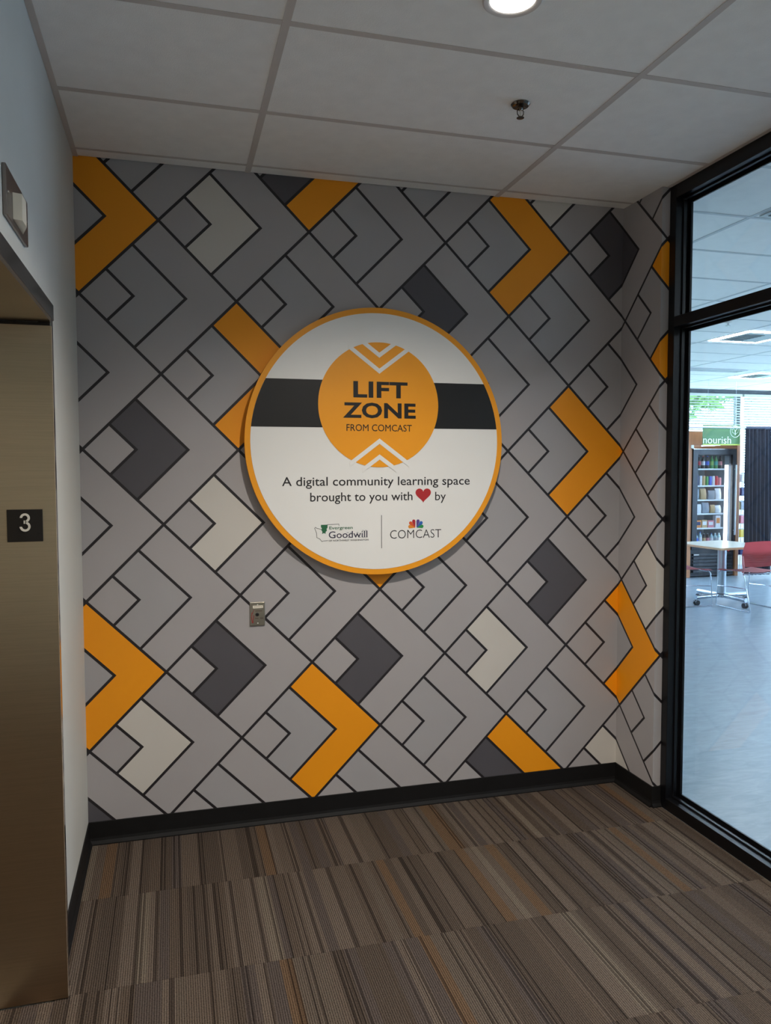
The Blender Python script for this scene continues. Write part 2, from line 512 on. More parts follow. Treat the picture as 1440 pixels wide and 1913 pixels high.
# ---------------- baseboards (cove profile)
def cove(name, label, start, along, out, length):
    prof = [(0.0003, 0.0), (0.017, 0.0), (0.0165, 0.005), (0.0085, 0.018), (0.006, 0.03), (0.005, 0.101), (0.0003, 0.103)]
    s = Vector(start); a = Vector(along); o = Vector(out)
    pts = [s + o * p[0] + Vector((0, 0, p[1] + 0.0003)) for p in prof]
    return tag(obj(name, prism(bmesh.new(), pts, a * length), M_BASE), label, 'baseboard', kind='structure')
cove('baseboard_back', 'black rubber baseboard along the foot of the mural wall', (0.0, -0.0006, 0), (1, 0, 0), (0, -1, 0), W)
cove('baseboard_left', 'black rubber baseboard on the white wall beside the elevator', (0.0, 0, 0), (0, -1, 0), (1, 0, 0), -EY0 - 0.058)
bl = cove('baseboard_right', 'black rubber baseboard turning along the return wall to the glazing', (W - 0.0006, 0, 0), (0, -1, 0), (-1, 0, 0), RET + 0.006)
obj('baseboard_end', prism(bmesh.new(), [(W - 0.006, -RET - 0.0006 - p[0], p[1] + 0.0003) for p in [(0.0, 0.0), (0.017, 0.0), (0.0165, 0.005), (0.0085, 0.018), (0.006, 0.03), (0.005, 0.101), (0.0, 0.103)]], (GX0 - W + 0.0055, 0, 0)), M_BASE, bl)

# ---------------- lobby ceiling
ceiling = tag(obj('ceiling', box(-0.2, GX1, BACK_Y, 0.0, H + 0.02, H + 0.1), M_SLAB), 'suspended lobby ceiling of white panels in a metal grid', 'ceiling', kind='structure')
BXS = [0.742, 1.961]
BYS = [-0.622 - 0.6096 * k for k in range(10)]
BWD = 0.0125
for xb in BXS:
    obj('grid_bar', box(xb - BWD, xb + BWD, BACK_Y, -0.0015, H, H + 0.0018), M_GRID, ceiling)
xs = [(0.0, BXS[0]), (BXS[0], BXS[1]), (BXS[1], GX0)]
for yb in BYS:
    for (xa, xb) in xs:
        obj('grid_bar', box(xa + BWD, xb - BWD, yb - BWD, yb + BWD, H + 0.0003, H + 0.0018), M_GRID, ceiling)
obj('wall_angle', box(0.0005, 0.022, BACK_Y, -0.0015, H - 0.0005, H + 0.0018), M_GRID, ceiling)
for (xa, xb) in xs:
    obj('grid_bar', box(xa + BWD, xb - BWD, -0.097, -0.080, H + 0.0003, H + 0.0018), M_GRID, ceiling)
obj('wall_angle', box(GX0 - 0.02, GX0 - 0.0005, BACK_Y, -RET - 0.001, H - 0.0005, H + 0.0018), M_GRID, ceiling)
ys = [(-0.002, -0.088), (-0.088, BYS[0])] + list(zip(BYS[:-1], BYS[1:]))
tcache = {}
def ceiling_tile(xa, xb, ya, yb, parent, gap=0.004):
    xa += gap; xb -= gap; ya -= gap; yb += gap
    w, d = round(xb - xa, 4), round(ya - yb, 4)
    if (w, d) not in tcache:
        me = mesh_of('ceiling_tile', box(0, w, -d, 0, 0.002, 0.016))
        me.materials.append(M_TILE); tcache[(w, d)] = me
    o = link('ceiling_tile', tcache[(w, d)], None, parent)
    o.location = (xa, ya, H)
for (ya, yb) in ys:
    for (xa, xb) in xs:
        a = 0.012 if xa == 0 else xa
        b = xb - 0.01 if xb == GX0 else xb
        ceiling_tile(a, b, ya, yb, ceiling)

# ---------------- break room shell
RX0 = GX1 + 0.03
def vinyl_material():
    mt = bpy.data.materials.new('blue_grey_vinyl'); mt.use_nodes = True
    nt = mt.node_tree; n = nt.nodes; L = nt.links; p = n['Principled BSDF']
    p.inputs['Roughness'].default_value = 0.32; p.inputs['Specular IOR Level'].default_value = 0.55
    tc = n.new('ShaderNodeTexCoord'); mp = n.new('ShaderNodeMapping'); mp.inputs['Scale'].default_value = (2.0, 7.0, 1)
    mp.inputs['Rotation'].default_value = (0, 0, 0.6)
    L.new(tc.outputs['Object'], mp.inputs['Vector'])
    ns = n.new('ShaderNodeTexNoise'); ns.inputs['Scale'].default_value = 2.2; ns.inputs['Detail'].default_value = 9; ns.inputs['Roughness'].default_value = 0.7
    ns.inputs['Distortion'].default_value = 1.2
    L.new(mp.outputs['Vector'], ns.inputs['Vector'])
    cr = n.new('ShaderNodeValToRGB')
    cr.color_ramp.elements[0].position = 0.3; cr.color_ramp.elements[0].color = rgb(102, 114, 122)
    cr.color_ramp.elements[1].position = 0.7; cr.color_ramp.elements[1].color = rgb(134, 146, 154)
    L.new(ns.outputs['Fac'], cr.inputs['Fac']); L.new(cr.outputs['Color'], p.inputs['Base Color'])
    b = n.new('ShaderNodeBump'); b.inputs['Strength'].default_value = 0.12; b.inputs['Distance'].default_value = 0.004
    L.new(ns.outputs['Fac'], b.inputs['Height']); L.new(b.outputs['Normal'], p.inputs['Normal'])
    return mt
M_VINYL = vinyl_material()
tag(obj('floor_break_room', box(GX0 + 0.0005, FAR_X + 0.15, BACK_Y, FAR_Y + 0.2, -0.12, 0.0), M_VINYL), 'blue-grey mottled vinyl floor of the break room behind the glass', 'floor', kind='structure')
ceil2 = tag(obj('ceiling_break_room', box(GX1, FAR_X + 0.15, BACK_Y, FAR_Y + 0.2, H + 0.02, H + 0.1), M_SLAB), 'white panel ceiling of the break room behind the glass', 'ceiling', kind='structure')
cx0 = 3.405
CXS = [GX1 + 0.005, cx0] + [cx0 + 1.2192 * k for k in range(1, 7)] + [FAR_X]
CYS = [FAR_Y - 0.33 - 0.6096 * k for k in range(0, 24)]
CYS = [q for q in CYS if q > BACK_Y + 0.1]
shift = (-0.06) - min(CYS, key=lambda q: abs(q + 0.06))
CYS = [q + shift for q in CYS]
M_GRID2 = mat('ceiling_grid_white', rgb(190, 192, 192), 0.5, var=0.02)
for xb in CXS[1:-1]:
    obj('grid_bar', box(xb - BWD, xb + BWD, BACK_Y, FAR_Y, H, H + 0.0018), M_GRID2, ceil2)
TROFF = (3, 4)
cells2 = []
for ya, yb in zip([FAR_Y] + CYS, CYS):
    for xa, xb in zip(CXS[:-1], CXS[1:]):
        cells2.append((xa, xb, ya, yb))
for yb in CYS:
    obj('grid_bar', box(GX1 + 0.005, FAR_X, yb - BWD, yb + BWD, H + 0.0003, H + 0.0018), M_GRID2, ceil2)
vis = [c for c in cells2 if c[2] > -2.2]
for c in vis:
    ceiling_tile(c[0], c[1], c[2], c[3], ceil2)
obj('ceiling_tile', box(GX1, FAR_X, BACK_Y, min(c[3] for c in vis) - 0.004, H + 0.002, H + 0.016), M_TILE, ceil2)

wl = tag(obj('wall_break_room_left', box(GX1, RX0, 0.1405, FAR_Y, 0, H + 0.1), M_WALL), 'plain wall of the break room hidden behind the mural wall', 'wall', kind='structure')
# far window wall
WZ0, WZ1 = 1.08, 2.955
WINS = [(3.2, 6.0), (6.1, 7.95), (8.02, 9.86), (9.90, 11.2)]
bm = bmesh.new()
bx(bm, GX1, FAR_X + 0.15, FAR_Y, FAR_Y + 0.15, 0, WZ0)
bx(bm, GX1, WINS[0][0], FAR_Y, FAR_Y + 0.15, WZ0, H + 0.1)
bx(bm, WINS[-1][1], FAR_X + 0.15, FAR_Y, FAR_Y + 0.15, WZ0, H + 0.1)
bx(bm, WINS[0][0], WINS[-1][1], FAR_Y, FAR_Y + 0.15, WZ1 + 0.07, H + 0.1)
tag(obj('wall_window_side', bm, M_WALL), 'white wall below and around the blinded windows of the break room', 'wall', kind='structure')
M_DFRAME = mat('dark_window_frame', rgb(44, 50, 52), 0.4, var=0.08)
def far_window(name, xa, xb, label):
    w = thing(name, label, 'window', ((xa + xb) / 2, FAR_Y, WZ0), kind='structure')
    obj('window_frame', bx(box(xa - 0.03, xa + 0.025, FAR_Y + 0.02, FAR_Y + 0.09, WZ0, WZ1), xb - 0.025, xb + 0.005, FAR_Y + 0.02, FAR_Y + 0.09, WZ0, WZ1), M_DFRAME, w)
    obj('window_head', box(xa - 0.03, xb + 0.005, FAR_Y - 0.03, FAR_Y + 0.10, WZ1 + 0.001, WZ1 + 0.069), M_DFRAME, w)
    obj('window_sill', box(xa - 0.03, xb + 0.005, FAR_Y - 0.02, FAR_Y + 0.1, WZ0 + 0.0005, WZ0 + 0.03, bev=0.004), M_DFRAME, w)
    obj('window_pane', box(xa + 0.025, xb - 0.025, FAR_Y + 0.05, FAR_Y + 0.056, WZ0 + 0.03, WZ1), M_GLASS, w)
    return w
far_window('window_2', *WINS[0], 'break room window nearest the mural wall, hidden from the lobby')  # unseen window added to light the break room ceiling and floor
far_window('window_3', *WINS[1], 'break room window hidden behind the glazed wall post')  # also unseen, added for the daylight it lets in
far_window('window_4', *WINS[2], 'break room window with green trees outside, above the drinks cooler')
far_window('window_8', *WINS[3], 'bright break room window to the right of the black curtain')
# side window wall, unseen; windows placed and sized for the daylight they give
SZ0, SZ1 = 0.45, 2.95
SWIN = [(-0.4, 2.05), (3.7, 7.6)]
bm = bmesh.new()
bx(bm, FAR_X, FAR_X + 0.15, BACK_Y, FAR_Y, 0, SZ0)
bx(bm, FAR_X, FAR_X + 0.15, BACK_Y, FAR_Y, SZ1, H + 0.1)
bx(bm, FAR_X, FAR_X + 0.15, BACK_Y, SWIN[0][0], SZ0, SZ1)
bx(bm, FAR_X, FAR_X + 0.15, SWIN[0][1], SWIN[1][0], SZ0, SZ1)
bx(bm, FAR_X, FAR_X + 0.15, SWIN[1][1], FAR_Y, SZ0, SZ1)
tag(obj('wall_far_side', bm, M_WALL), 'far side wall of the break room with wide daylight windows', 'wall', kind='structure')
for k, (ya, yb) in enumerate(SWIN):
    w = thing('window_%d' % (5 + k), ['wide daylight window in the far side wall, nearer the lobby', 'wide daylight window in the far side wall, nearer the cooler'][k], 'window', (FAR_X, (ya + yb) / 2, SZ0), kind='structure')
    bm = bmesh.new()
    bx(bm, FAR_X + 0.02, FAR_X + 0.08, ya, ya + 0.05, SZ0, SZ1); bx(bm, FAR_X + 0.02, FAR_X + 0.08, yb - 0.05, yb, SZ0, SZ1)
    bx(bm, FAR_X + 0.02, FAR_X + 0.08, ya + 0.05, yb - 0.05, SZ0, SZ0 + 0.05); bx(bm, FAR_X + 0.02, FAR_X + 0.08, ya + 0.05, yb - 0.05, SZ1 - 0.05, SZ1)
    obj('window_frame', bm, M_DFRAME, w)
    obj('window_pane', box(FAR_X + 0.045, FAR_X + 0.051, ya + 0.05, yb - 0.05, SZ0 + 0.05, SZ1 - 0.05), M_GLASS, w)
# outdoors
M_GRASS = mat('outdoor_grass', rgb(92, 112, 62), 0.9, var=0.2, vscale=3)
tag(obj('ground_outside', box(-30, 60, FAR_Y + 0.16, 60, -3.4, -3.2), M_GRASS), 'green ground outside the break room windows', 'ground', kind='structure')

# ================================================================== THINGS IN THE LOBBY
# ---------------- round sign
SX, SZ, SR = 1.3437, 1.8139, 0.634
sign = thing('round_sign', 'large round white sign with orange rim and black band on the chevron mural', 'sign', (SX, 0, SZ))
YF = -0.045
def disc_bm(cx, cz, r, y0, y1, n=96):
    return prism(bmesh.new(), [(cx + r * math.cos(2 * PI * k / n), y0, cz + r * math.sin(2 * PI * k / n)) for k in range(n)], (0, y1 - y0, 0))
b = disc_bm(SX, SZ, SR, -0.020, YF, 128)
rim = tag(obj('rim_disc', b, M_SORANGE, sign), 'orange rim')
for (a, c) in ((-0.4, 0.4), (0.4, 0.4), (-0.4, -0.4), (0.4, -0.4)):
    obj('standoff', lathe(bmesh.new(), [(0.012, -0.0005), (0.012, -0.0198)], 16, (SX + a, 0, SZ + c), 'y'), M_ALU, sign)
tag(obj('face_disc', disc_bm(SX, SZ, 0.608, YF - 0.0001, YF - 0.0012, 128), M_WHITE, sign), 'white sign face')
R_ = 0.6078
def band_poly(z0, z1, n=14):
    a0, a1 = math.asin(z0 / R_), math.asin(z1 / R_)
    right = [(R_ * math.cos(a0 + (a1 - a0) * k / n), R_ * math.sin(a0 + (a1 - a0) * k / n)) for k in range(n + 1)]
    return right + [(-p[0], p[1]) for p in reversed(right)]
def flat(name, pts, y, material, parent, th=0.0006):
    return obj(name, prism(bmesh.new(), [(SX + p[0], y, SZ + p[1]) for p in pts], (0, -th, 0)), material, parent)
tag(flat('black_band', band_poly(0.068, 0.289), YF - 0.0013, M_SBLACK, sign), 'black band across the sign')
EC = (0.0022, 0.1766); ER = 0.2955
emb = tag(obj('emblem_disc', disc_bm(SX + EC[0], SZ + EC[1], ER, YF - 0.0020, YF - 0.0028, 96), M_SORANGE, sign), 'orange emblem circle with white chevrons')
YE = YF - 0.0029
def vee(cx, tip_in, tip_out, hwid, z_end, slope):
    # band between two V edges through the tips, out to half width hwid
    s = slope
    return [(cx - hwid, tip_in + s * hwid), (cx, tip_in), (cx + hwid, tip_in + s * hwid), (cx + hwid, tip_out + s * hwid), (cx, tip_out), (cx - hwid, tip_out + s * hwid)]
ex = 0.0025
for (ti, to, hwid, sl) in ((0.3485, 0.3245, 0.150, 0.755), (0.4235, 0.3995, 0.088, 0.745), (-0.0070, 0.0180, 0.146, -0.752), (-0.0820, -0.0575, 0.084, -0.735)):
    pts = vee(ex, ti, to, hwid, 0, sl)
    flat('emblem_chevron', pts, YE, M_WHITE, emb)
YT = YF - 0.0030
def word(name, s, x0, x1, z0, z1, material, parent, bold=0.0, cap=True, y=YT, space=1.0, label=None):
    bm = text_bm(s, SX + x0, SX + x1, SZ + z0, SZ + z1, y, bold=bold, space=space, glyph_z=CAP if cap else None)
    for w, part in zip(s.split(), split_words(bm, len(s.split()))):
        o = tag(obj(name, part, material, parent), (label or 'black') + ' word ' + w)
word('lettering', 'LIFT', -0.1247, 0.1420, 0.2105, 0.2868, M_SBLACK, emb, bold=0.030, cap=False, space=1.05, label='bold black')
word('lettering', 'ZONE', -0.1750, 0.1830, 0.1135, 0.1875, M_SBLACK, emb, bold=0.030, cap=False, space=1.04, label='bold black')
word('lettering', 'FROM COMCAST', -0.1587, 0.1633, 0.0522, 0.0846, M_SBLACK, emb, bold=0.0, cap=False, label='small black')
YW = YF - 0.0013
word('lettering', 'A digital community learning space', -0.4647, 0.4633, -0.2048, -0.1615, M_INK, sign, y=YW, bold=0.005, label='black')
word('lettering', 'brought to you with', -0.3337, 0.1673, -0.2782, -0.2349, M_INK, sign, y=YW, bold=0.005, label='black')
word('lettering', 'by', 0.2833, 0.3383, -0.2800, -0.2365, M_INK, sign, y=YW)
hp = []
for k in range(40):
    t = 2 * PI * k / 40
    hx = 16 * math.sin(t) ** 3; hz = 13 * math.cos(t) - 5 * math.cos(2 * t) - 2 * math.cos(3 * t) - math.cos(4 * t)
    hp.append((0.2220 + hx / 16 * 0.0395, -0.2572 + (hz + 2.5) / 14.5 * 0.0350))
tag(flat('heart', hp, YW, mat('heart_red', rgb(176, 38, 42), 0.5), sign), 'red heart')
flat('divider_line', [(0.0100, -0.508), (0.0126, -0.508), (0.0126, -0.348), (0.0100, -0.348)], YW, M_INK, sign)
word('lettering', 'COMCAST', 0.0543, 0.3143, -0.4632, -0.4222, M_INK, sign, cap=False, y=YW, bold=-0.012, label='thin black')
# feather fan mark
fan = [rgb(224, 138, 40), rgb(214, 84, 40), rgb(176, 36, 48), rgb(92, 70, 140), rgb(46, 96, 176), rgb(44, 140, 74)]
for k, c in enumerate(fan):
    sgn = -1 if k < 3 else 1
    ang = math.radians([168, 135, 103, 77, 45, 12][k])
    base = Vector((0.1845 + sgn * 0.0035, -0.4145 + 0.002))
    d = Vector((math.cos(ang), math.sin(ang))); nn = Vector((-d.y, d.x))
    Lp = 0.036 if k in (0, 5) else 0.041
    pts = []
    for q in range(13):
        a = -PI / 2 + PI * q / 12
        pp = base + d * (Lp - 0.0095 + 0.0095 * math.cos(a)) + nn * 0.0085 * math.sin(a)
        pts.append((pp.x, pp.y))
    pts.append((base.x, base.y))
    flat('logo_feather', pts, YW, mat('feather_%d' % k, c, 0.5), sign, th=0.0005 + 0.00004 * k)
M_FGREEN = mat('logo_green', rgb(38, 100, 66), 0.5)
M_NAVY = mat('logo_navy', rgb(36, 34, 58), 0.5)
word('lettering', 'Evergreen', -0.2437, -0.1307, -0.4115, -0.3965, M_FGREEN, sign, y=YW, bold=0.012, label='green')
gw = word('lettering', 'Goodwill', -0.2467, -0.0590, -0.4530, -0.4195, M_NAVY, sign, y=YW, bold=0.004, label='navy')
bm = bmesh.new()
def slab(x0, x1, z0, z1):
    bx(bm, SX + x0, SX + x1, YW - 0.0007, YW - 0.00005, SZ + z0, SZ + z1)
word('lettering', 'OF NORTHWEST WASHINGTON', -0.2467, -0.0537, -0.4688, -0.4612, M_INK, sign, cap=False, y=YW, bold=0.014, label='tiny black')
gpts = [(-0.2837, -0.3889), (-0.2517, -0.3889), (-0.2527, -0.4039), (-0.2567, -0.4079), (-0.2557, -0.4179), (-0.2617, -0.4229), (-0.2617, -0.4319), (-0.2697, -0.4279), (-0.2787, -0.4319), (-0.2767, -0.4229), (-0.2817, -0.4129), (-0.2797, -0.4049), (-0.2837, -0.3999)]
flat('logo_region', gpts, YW, M_FGREEN, sign)
for run in ([(-0.1967, -0.3950), (-0.1977, -0.3869), (-0.2530, -0.3889)], [(-0.2790, -0.4119), (-0.2900, -0.4080), (-0.3037, -0.4049), (-0.3097, -0.3999), (-0.3137, -0.4049), (-0.3087, -0.4169), (-0.3047, -0.4269), (-0.3037, -0.4419), (-0.3037, -0.4489), (-0.2897, -0.4549), (-0.2797, -0.4679), (-0.2697, -0.4649), (-0.2517, -0.4639)]):
    bmx = bmesh.new()
    for p, q in zip(run[:-1], run[1:]):
        P, Q = Vector(p), Vector(q); d = (Q - P).normalized(); nn = Vector((-d.y, d.x)) * 0.0009; e = d * 0.0008
        prism(bmx, [(SX + c.x, YW, SZ + c.y) for c in (P - e + nn, Q + e + nn, Q + e - nn, P - e - nn)], (0, -0.0005, 0))
    obj('logo_outline', bmx, M_INK, sign)
# serifs of the Goodwill lettering (feet and head strokes)
for xs_ in ((-0.1545, -0.1440), (-0.1000, -0.0915), (-0.0835, -0.0740), (-0.0690, -0.0580)):
    slab(xs_[0], xs_[1], -0.4530, -0.4513)
for xs_ in ((-0.1600, -0.1505), (-0.1435, -0.1340), (-0.1120, -0.1030)):
    slab(xs_[0], xs_[1], -0.4290, -0.4275)
for xs_ in ((-0.0850, -0.0770), (-0.0700, -0.0620)):
    slab(xs_[0], xs_[1], -0.4208, -0.4193)
obj('letter_serifs', bm, M_NAVY, sign)['kind'] = 'stuff'

# ---------------- key switch plate on the mural
M_PLATE = mat('switch_steel', rgb(168, 164, 152), 0.28, 1.0, var=0.08, vscale=30)
sw = thing('key_switch_plate', 'small stainless key switch plate with a white sticker on the mural', 'switch', (0.7635, 0, 0.954))
bm = box(0.728, 0.799, -0.0062, -0.0006, 0.954, 1.066, bev=0.0022)
obj('plate', bm, M_PLATE, sw)
for z in (1.0535, 0.9665):
    obj('screw', lathe(bmesh.new(), [(0.0032, -0.0063), (0.0028, -0.0076), (0.0, -0.008)], 12, (0.7645, 0, z), 'y'), M_PLASTICW, sw)
obj('sticker', box(0.7425, 0.7895, -0.0069, -0.0063, 1.0375, 1.0500), mat('paper_label', rgb(230, 222, 204), 0.7), sw)
for k in range(5):
    obj('sticker_print', box(0.749 + 0.0075 * k, 0.7545 + 0.0075 * k, -0.0071, -0.00695, 1.0425, 1.0455), mat('faded_ink', rgb(150, 132, 120), 0.7), sw)
obj('key_cylinder', lathe(bmesh.new(), [(0.0085, -0.0063), (0.0085, -0.0105), (0.0055, -0.0115), (0.0055, -0.0085), (0.0, -0.0085)], 20, (0.7620, 0, 1.0080), 'y'), M_SBLACK, sw)
for (xa, xb, z) in ((0.754, 0.785, 1.0225), (0.752, 0.768, 0.9885), (0.775, 0.790, 0.9885)):
    obj('engraved_word', box(xa, xb, -0.0066, -0.0063, z, z + 0.0028), mat('engraving', rgb(92, 70, 62), 0.6), sw)
M_RED = mat('red_marking', rgb(150, 42, 40), 0.5)
bm = bmesh.new()
for p, q, wd in (((0.7385, 1.018), (0.7350, 0.996), 0.0028), ((0.7350, 0.996), (0.7400, 0.968), 0.0035), ((0.7460, 1.005), (0.7420, 0.968), 0.003), ((0.7470, 1.030), (0.7400, 1.012), 0.002)):
    P, Q = Vector(p), Vector(q); d = (Q - P).normalized(); nn = Vector((-d.y, d.x)) * wd / 2
    prism(bm, [(c.x, -0.0063, c.y) for c in (P + nn, Q + nn, Q - nn, P - nn)], (0, -0.0003, 0))
obj('red_mark', bm, M_RED, sw)

# ---------------- elevator floor number plate
fp = thing('floor_number_plate', 'black square plate with a white numeral 3 on the steel elevator jamb', 'sign', (-0.048, EY0, 1.467))
obj('plate', box(-0.0985, 0.0025, EY0 - 0.004, EY0 - 0.0005, 1.467, 1.566, bev=0.001), M_SBLACK, fp)
bm = bmesh.new()
def stroke3(bm, cx, cz, w, h, th, y):
    r1 = w * 0.46; r2 = w * 0.5
    up_c = Vector((cx, cz + h / 2 - r1)); lo_c = Vector((cx, cz - h / 2 + r2))
    def arc(c, r, a0, a1, n=18):
        pts_o = [(c.x + (r) * math.cos(a0 + (a1 - a0) * k / n), c.y + (r) * math.sin(a0 + (a1 - a0) * k / n)) for k in range(n + 1)]
        pts_i = [(c.x + (r - th) * math.cos(a0 + (a1 - a0) * k / n), c.y + (r - th) * math.sin(a0 + (a1 - a0) * k / n)) for k in range(n + 1)]
        for k in range(n):
            prism(bm, [(p[0], y, p[1]) for p in (pts_o[k], pts_o[k + 1], pts_i[k + 1], pts_i[k])], (0, -0.0012, 0))
    arc(up_c, r1, math.radians(178), math.radians(-88))
    arc(lo_c, r2, math.radians(88), math.radians(-178))
    zc = cz + (up_c.y - r1 - cz + lo_c.y + r2 - cz) / 2
    prism(bm, [(p[0], y, p[1]) for p in ((cx - w * 0.12, lo_c.y + r2 - th), (cx + w * 0.08, lo_c.y + r2 - th), (cx + w * 0.08, up_c.y - r1 + th), (cx - w * 0.12, up_c.y - r1 + th))], (0, -0.0012, 0))
stroke3(bm, -0.0475, 1.5262, 0.0310, 0.0560, 0.0068, EY0 - 0.0041)
obj('numeral', bm, M_PLASTICW, fp)
bm = bmesh.new()
for k, (a, c) in enumerate(((0, 0), (0.005, 0.005), (0.0, 0.010), (0.005, 0.010))):
    bmesh.ops.create_icosphere(bm, subdivisions=1, radius=0.0011, matrix=Matrix.Translation((-0.014 + a, EY0 - 0.0043, 1.484 + c)))
obj('braille_dots', bm, M_SBLACK, fp)

# ---------------- hall lantern above the elevator
hl = thing('hall_lantern', 'stainless elevator hall lantern with a white projecting lens above the door frame', 'lantern', (0, -1.395, 2.308))
obj('plate', box(0.0006, 0.010, -1.544, -1.246, 2.308, 2.432, bev=0.002), mat('lantern_steel', rgb(140, 132, 128), 0.35, 1.0, var=0.06, bump=0.1, bscale=80, stretch=(1, 30, 1)), hl)
M_LENS = mat('lantern_lens_white', rgb(222, 214, 196), 0.35, var=0.02)
obj('lens', prism(bmesh.new(), [(0.0105, -1.468, 2.320), (0.031, -1.460, 2.320), (0.031, -1.400, 2.320), (0.0105, -1.330, 2.320)], (0, 0, 0.066)), M_LENS, hl)
for (yy, zz) in ((-1.520, 2.37), (-1.270, 2.37)):
    obj('screw', lathe(bmesh.new(), [(0.004, 0.0102), (0.0035, 0.012), (0.0, 0.0125)], 10, (0, yy, zz), 'x'), M_CHROME, hl)

# ---------------- downlights
M_LAMP = mat('lamp_lens', rgb(255, 250, 240), 0.4, var=0.0, emit=(1.0, 0.96, 0.9, 1), estr=9.0)
M_TRIM = mat('downlight_trim', rgb(206, 200, 196), 0.45, var=0.02)
def downlight(x, y, label):
    d = thing('ceiling_downlight', label, 'light', (x, y, H - 0.02), group='round recessed lights of the lobby ceiling')
    zt = H + 0.0019
    obj('trim_ring', lathe(bmesh.new(), [(0.066, zt), (0.088, zt), (0.088, zt - 0.003), (0.083, zt - 0.007), (0.070, zt - 0.006), (0.066, zt - 0.003)], 48, (x, y, 0), loop=True), M_TRIM, d, smooth=True)
    obj('lens', lathe(bmesh.new(), [(0.0655, zt - 0.0005), (0.0655, zt - 0.0025), (0.0, zt - 0.0035)], 48, (x, y, 0)), M_LAMP, d)
    l = bpy.data.lights.new('lamp', 'SPOT')
    l.energy = LAMP_POWER; l.color = (1.0, 0.93, 0.84)
    l.spot_size = math.radians(142); l.spot_blend = 0.9
    l.shadow_soft_size = 0.055
    lo = bpy.data.objects.new('lamp', l); COL.objects.link(lo)
    lo.parent = d; lo.location = (0, 0, -0.02)
    return d
downlight(1.352, -1.521, 'round recessed downlight glowing at the top edge of the photo')
downlight(1.352, -3.365, 'round recessed downlight behind the camera, nearer the mural')
downlight(1.352, -5.194, 'round recessed downlight behind the camera, farther from the mural')

# ---------------- sprinkler
sp = thing('fire_sprinkler', 'small chrome pendent fire sprinkler on the lobby ceiling panel', 'sprinkler', (1.651, -0.935, H - 0.05))
M_SPR = mat('sprinkler_chrome', rgb(120, 112, 104), 0.18, 1.0, var=0.1, vscale=40)
o3 = (1.651, -0.935, 0)
zt = H + 0.0019
obj('escutcheon', lathe(bmesh.new(), [(0.012, zt), (0.034, zt), (0.036, zt - 0.003), (0.030, zt - 0.010), (0.018, zt - 0.008), (0.012, zt - 0.004)], 32, o3), M_SPR, sp, smooth=True)
obj('body', lathe(bmesh.new(), [(0.0115, zt - 0.001), (0.0115, zt - 0.018), (0.008, zt - 0.020), (0.006, zt - 0.024)], 16, o3), M_SPR, sp, smooth=True)
bm = bmesh.new()
for s in (-1, 1):
    tube(bm, [(1.651 + s * 0.007, -0.935, zt - 0.018), (1.651 + s * 0.013, -0.935, zt - 0.028), (1.651 + s * 0.012, -0.935, zt - 0.038), (1.651 + s * 0.004, -0.935, zt - 0.047)], 0.0022, 8)
obj('frame_arms', bm, M_SPR, sp, smooth=True)
obj('bulb', tube(bmesh.new(), [(1.651, -0.935, zt - 0.024), (1.651, -0.935, zt - 0.044)], 0.0025, 10), M_PLASTICW, sp, smooth=True)
bm = lathe(bmesh.new(), [(0.004, zt - 0.045), (0.006, zt - 0.049), (0.014, zt - 0.050), (0.014, zt - 0.0515), (0.0, zt - 0.053)], 20, o3)
obj('deflector', bm, M_SPR, sp)

# ================================================================== BREAK ROOM THINGS
# ---------------- window blinds
M_SLAT = mat('blind_slat_white', rgb(176, 180, 168), 0.5, var=0.02)
def blind(xa, xb, label):
    bl = thing('window_blind', label, 'blind', ((xa + xb) / 2, FAR_Y - 0.06, WZ0), group='window blinds of the break room')
    yb = FAR_Y - 0.075
    obj('headrail', box(xa, xb, yb - 0.025, yb + 0.03, WZ1 - 0.045, WZ1 - 0.001), M_SLAT, bl)
    me = None
    z = WZ1 - 0.075
    while z > WZ0 + 0.06:
        if me is None:
            bm = box(-(xb - xa) / 2 + 0.006, (xb - xa) / 2 - 0.006, -0.024, 0.024, -0.0012, 0.0012)
            bmesh.ops.rotate(bm, verts=bm.verts, cent=(0, 0, 0), matrix=Matrix.Rotation(math.radians(-22), 3, 'X'))
            me = mesh_of('slat', bm); me.materials.append(M_SLAT)
        s = link('slat', me, None, bl); s.location = ((xa + xb) / 2, yb, z)
        z -= 0.044
    obj('bottom_rail', box(xa + 0.004, xb - 0.004, yb - 0.024, yb + 0.024, WZ0 + 0.031, WZ0 + 0.05), M_SLAT, bl)
    for xx in (xa + 0.14, xb - 0.12):
        obj('ladder_cord', bx(box(xx - 0.004, xx + 0.004, yb - 0.028, yb - 0.0265, WZ0 + 0.05, WZ1 - 0.045), xx - 0.004, xx + 0.004, yb + 0.0265, yb + 0.028, WZ0 + 0.05, WZ1 - 0.045), M_SLAT, bl)
blind(WINS[2][0], WINS[2][1], 'white horizontal blind above the drinks cooler with green trees showing through')
blind(WINS[3][0], WINS[3][1], 'glaring white horizontal blind to the right of the black curtain')

# ---------------- cooler alcove in wood
M_WOOD = mat('orange_brown_wood', rgb(176, 118, 78), 0.5, var=0.14, vscale=5, stretch=(9, 9, 0.8))
alc = thing('cooler_surround', 'orange-brown wooden surround built around the black drinks cooler', 'cabinet', (8.44, 6.62, 0))
obj('side_panel', box(7.94, 8.074, 6.62, 7.50, 0.0, 2.25, bev=0.003), M_WOOD, alc)
obj('side_panel', box(8.885, 8.945, 6.62, 7.50, 0.0, 2.05, bev=0.003), M_WOOD, alc)
obj('header_panel', box(8.0745, 8.884, 6.66, 6.72, 2.04, 2.25, bev=0.003), M_WOOD, alc)
obj('back_panel', box(8.0745, 8.884, 7.47, 7.50, 0.0, 2.25), M_WOOD, alc)

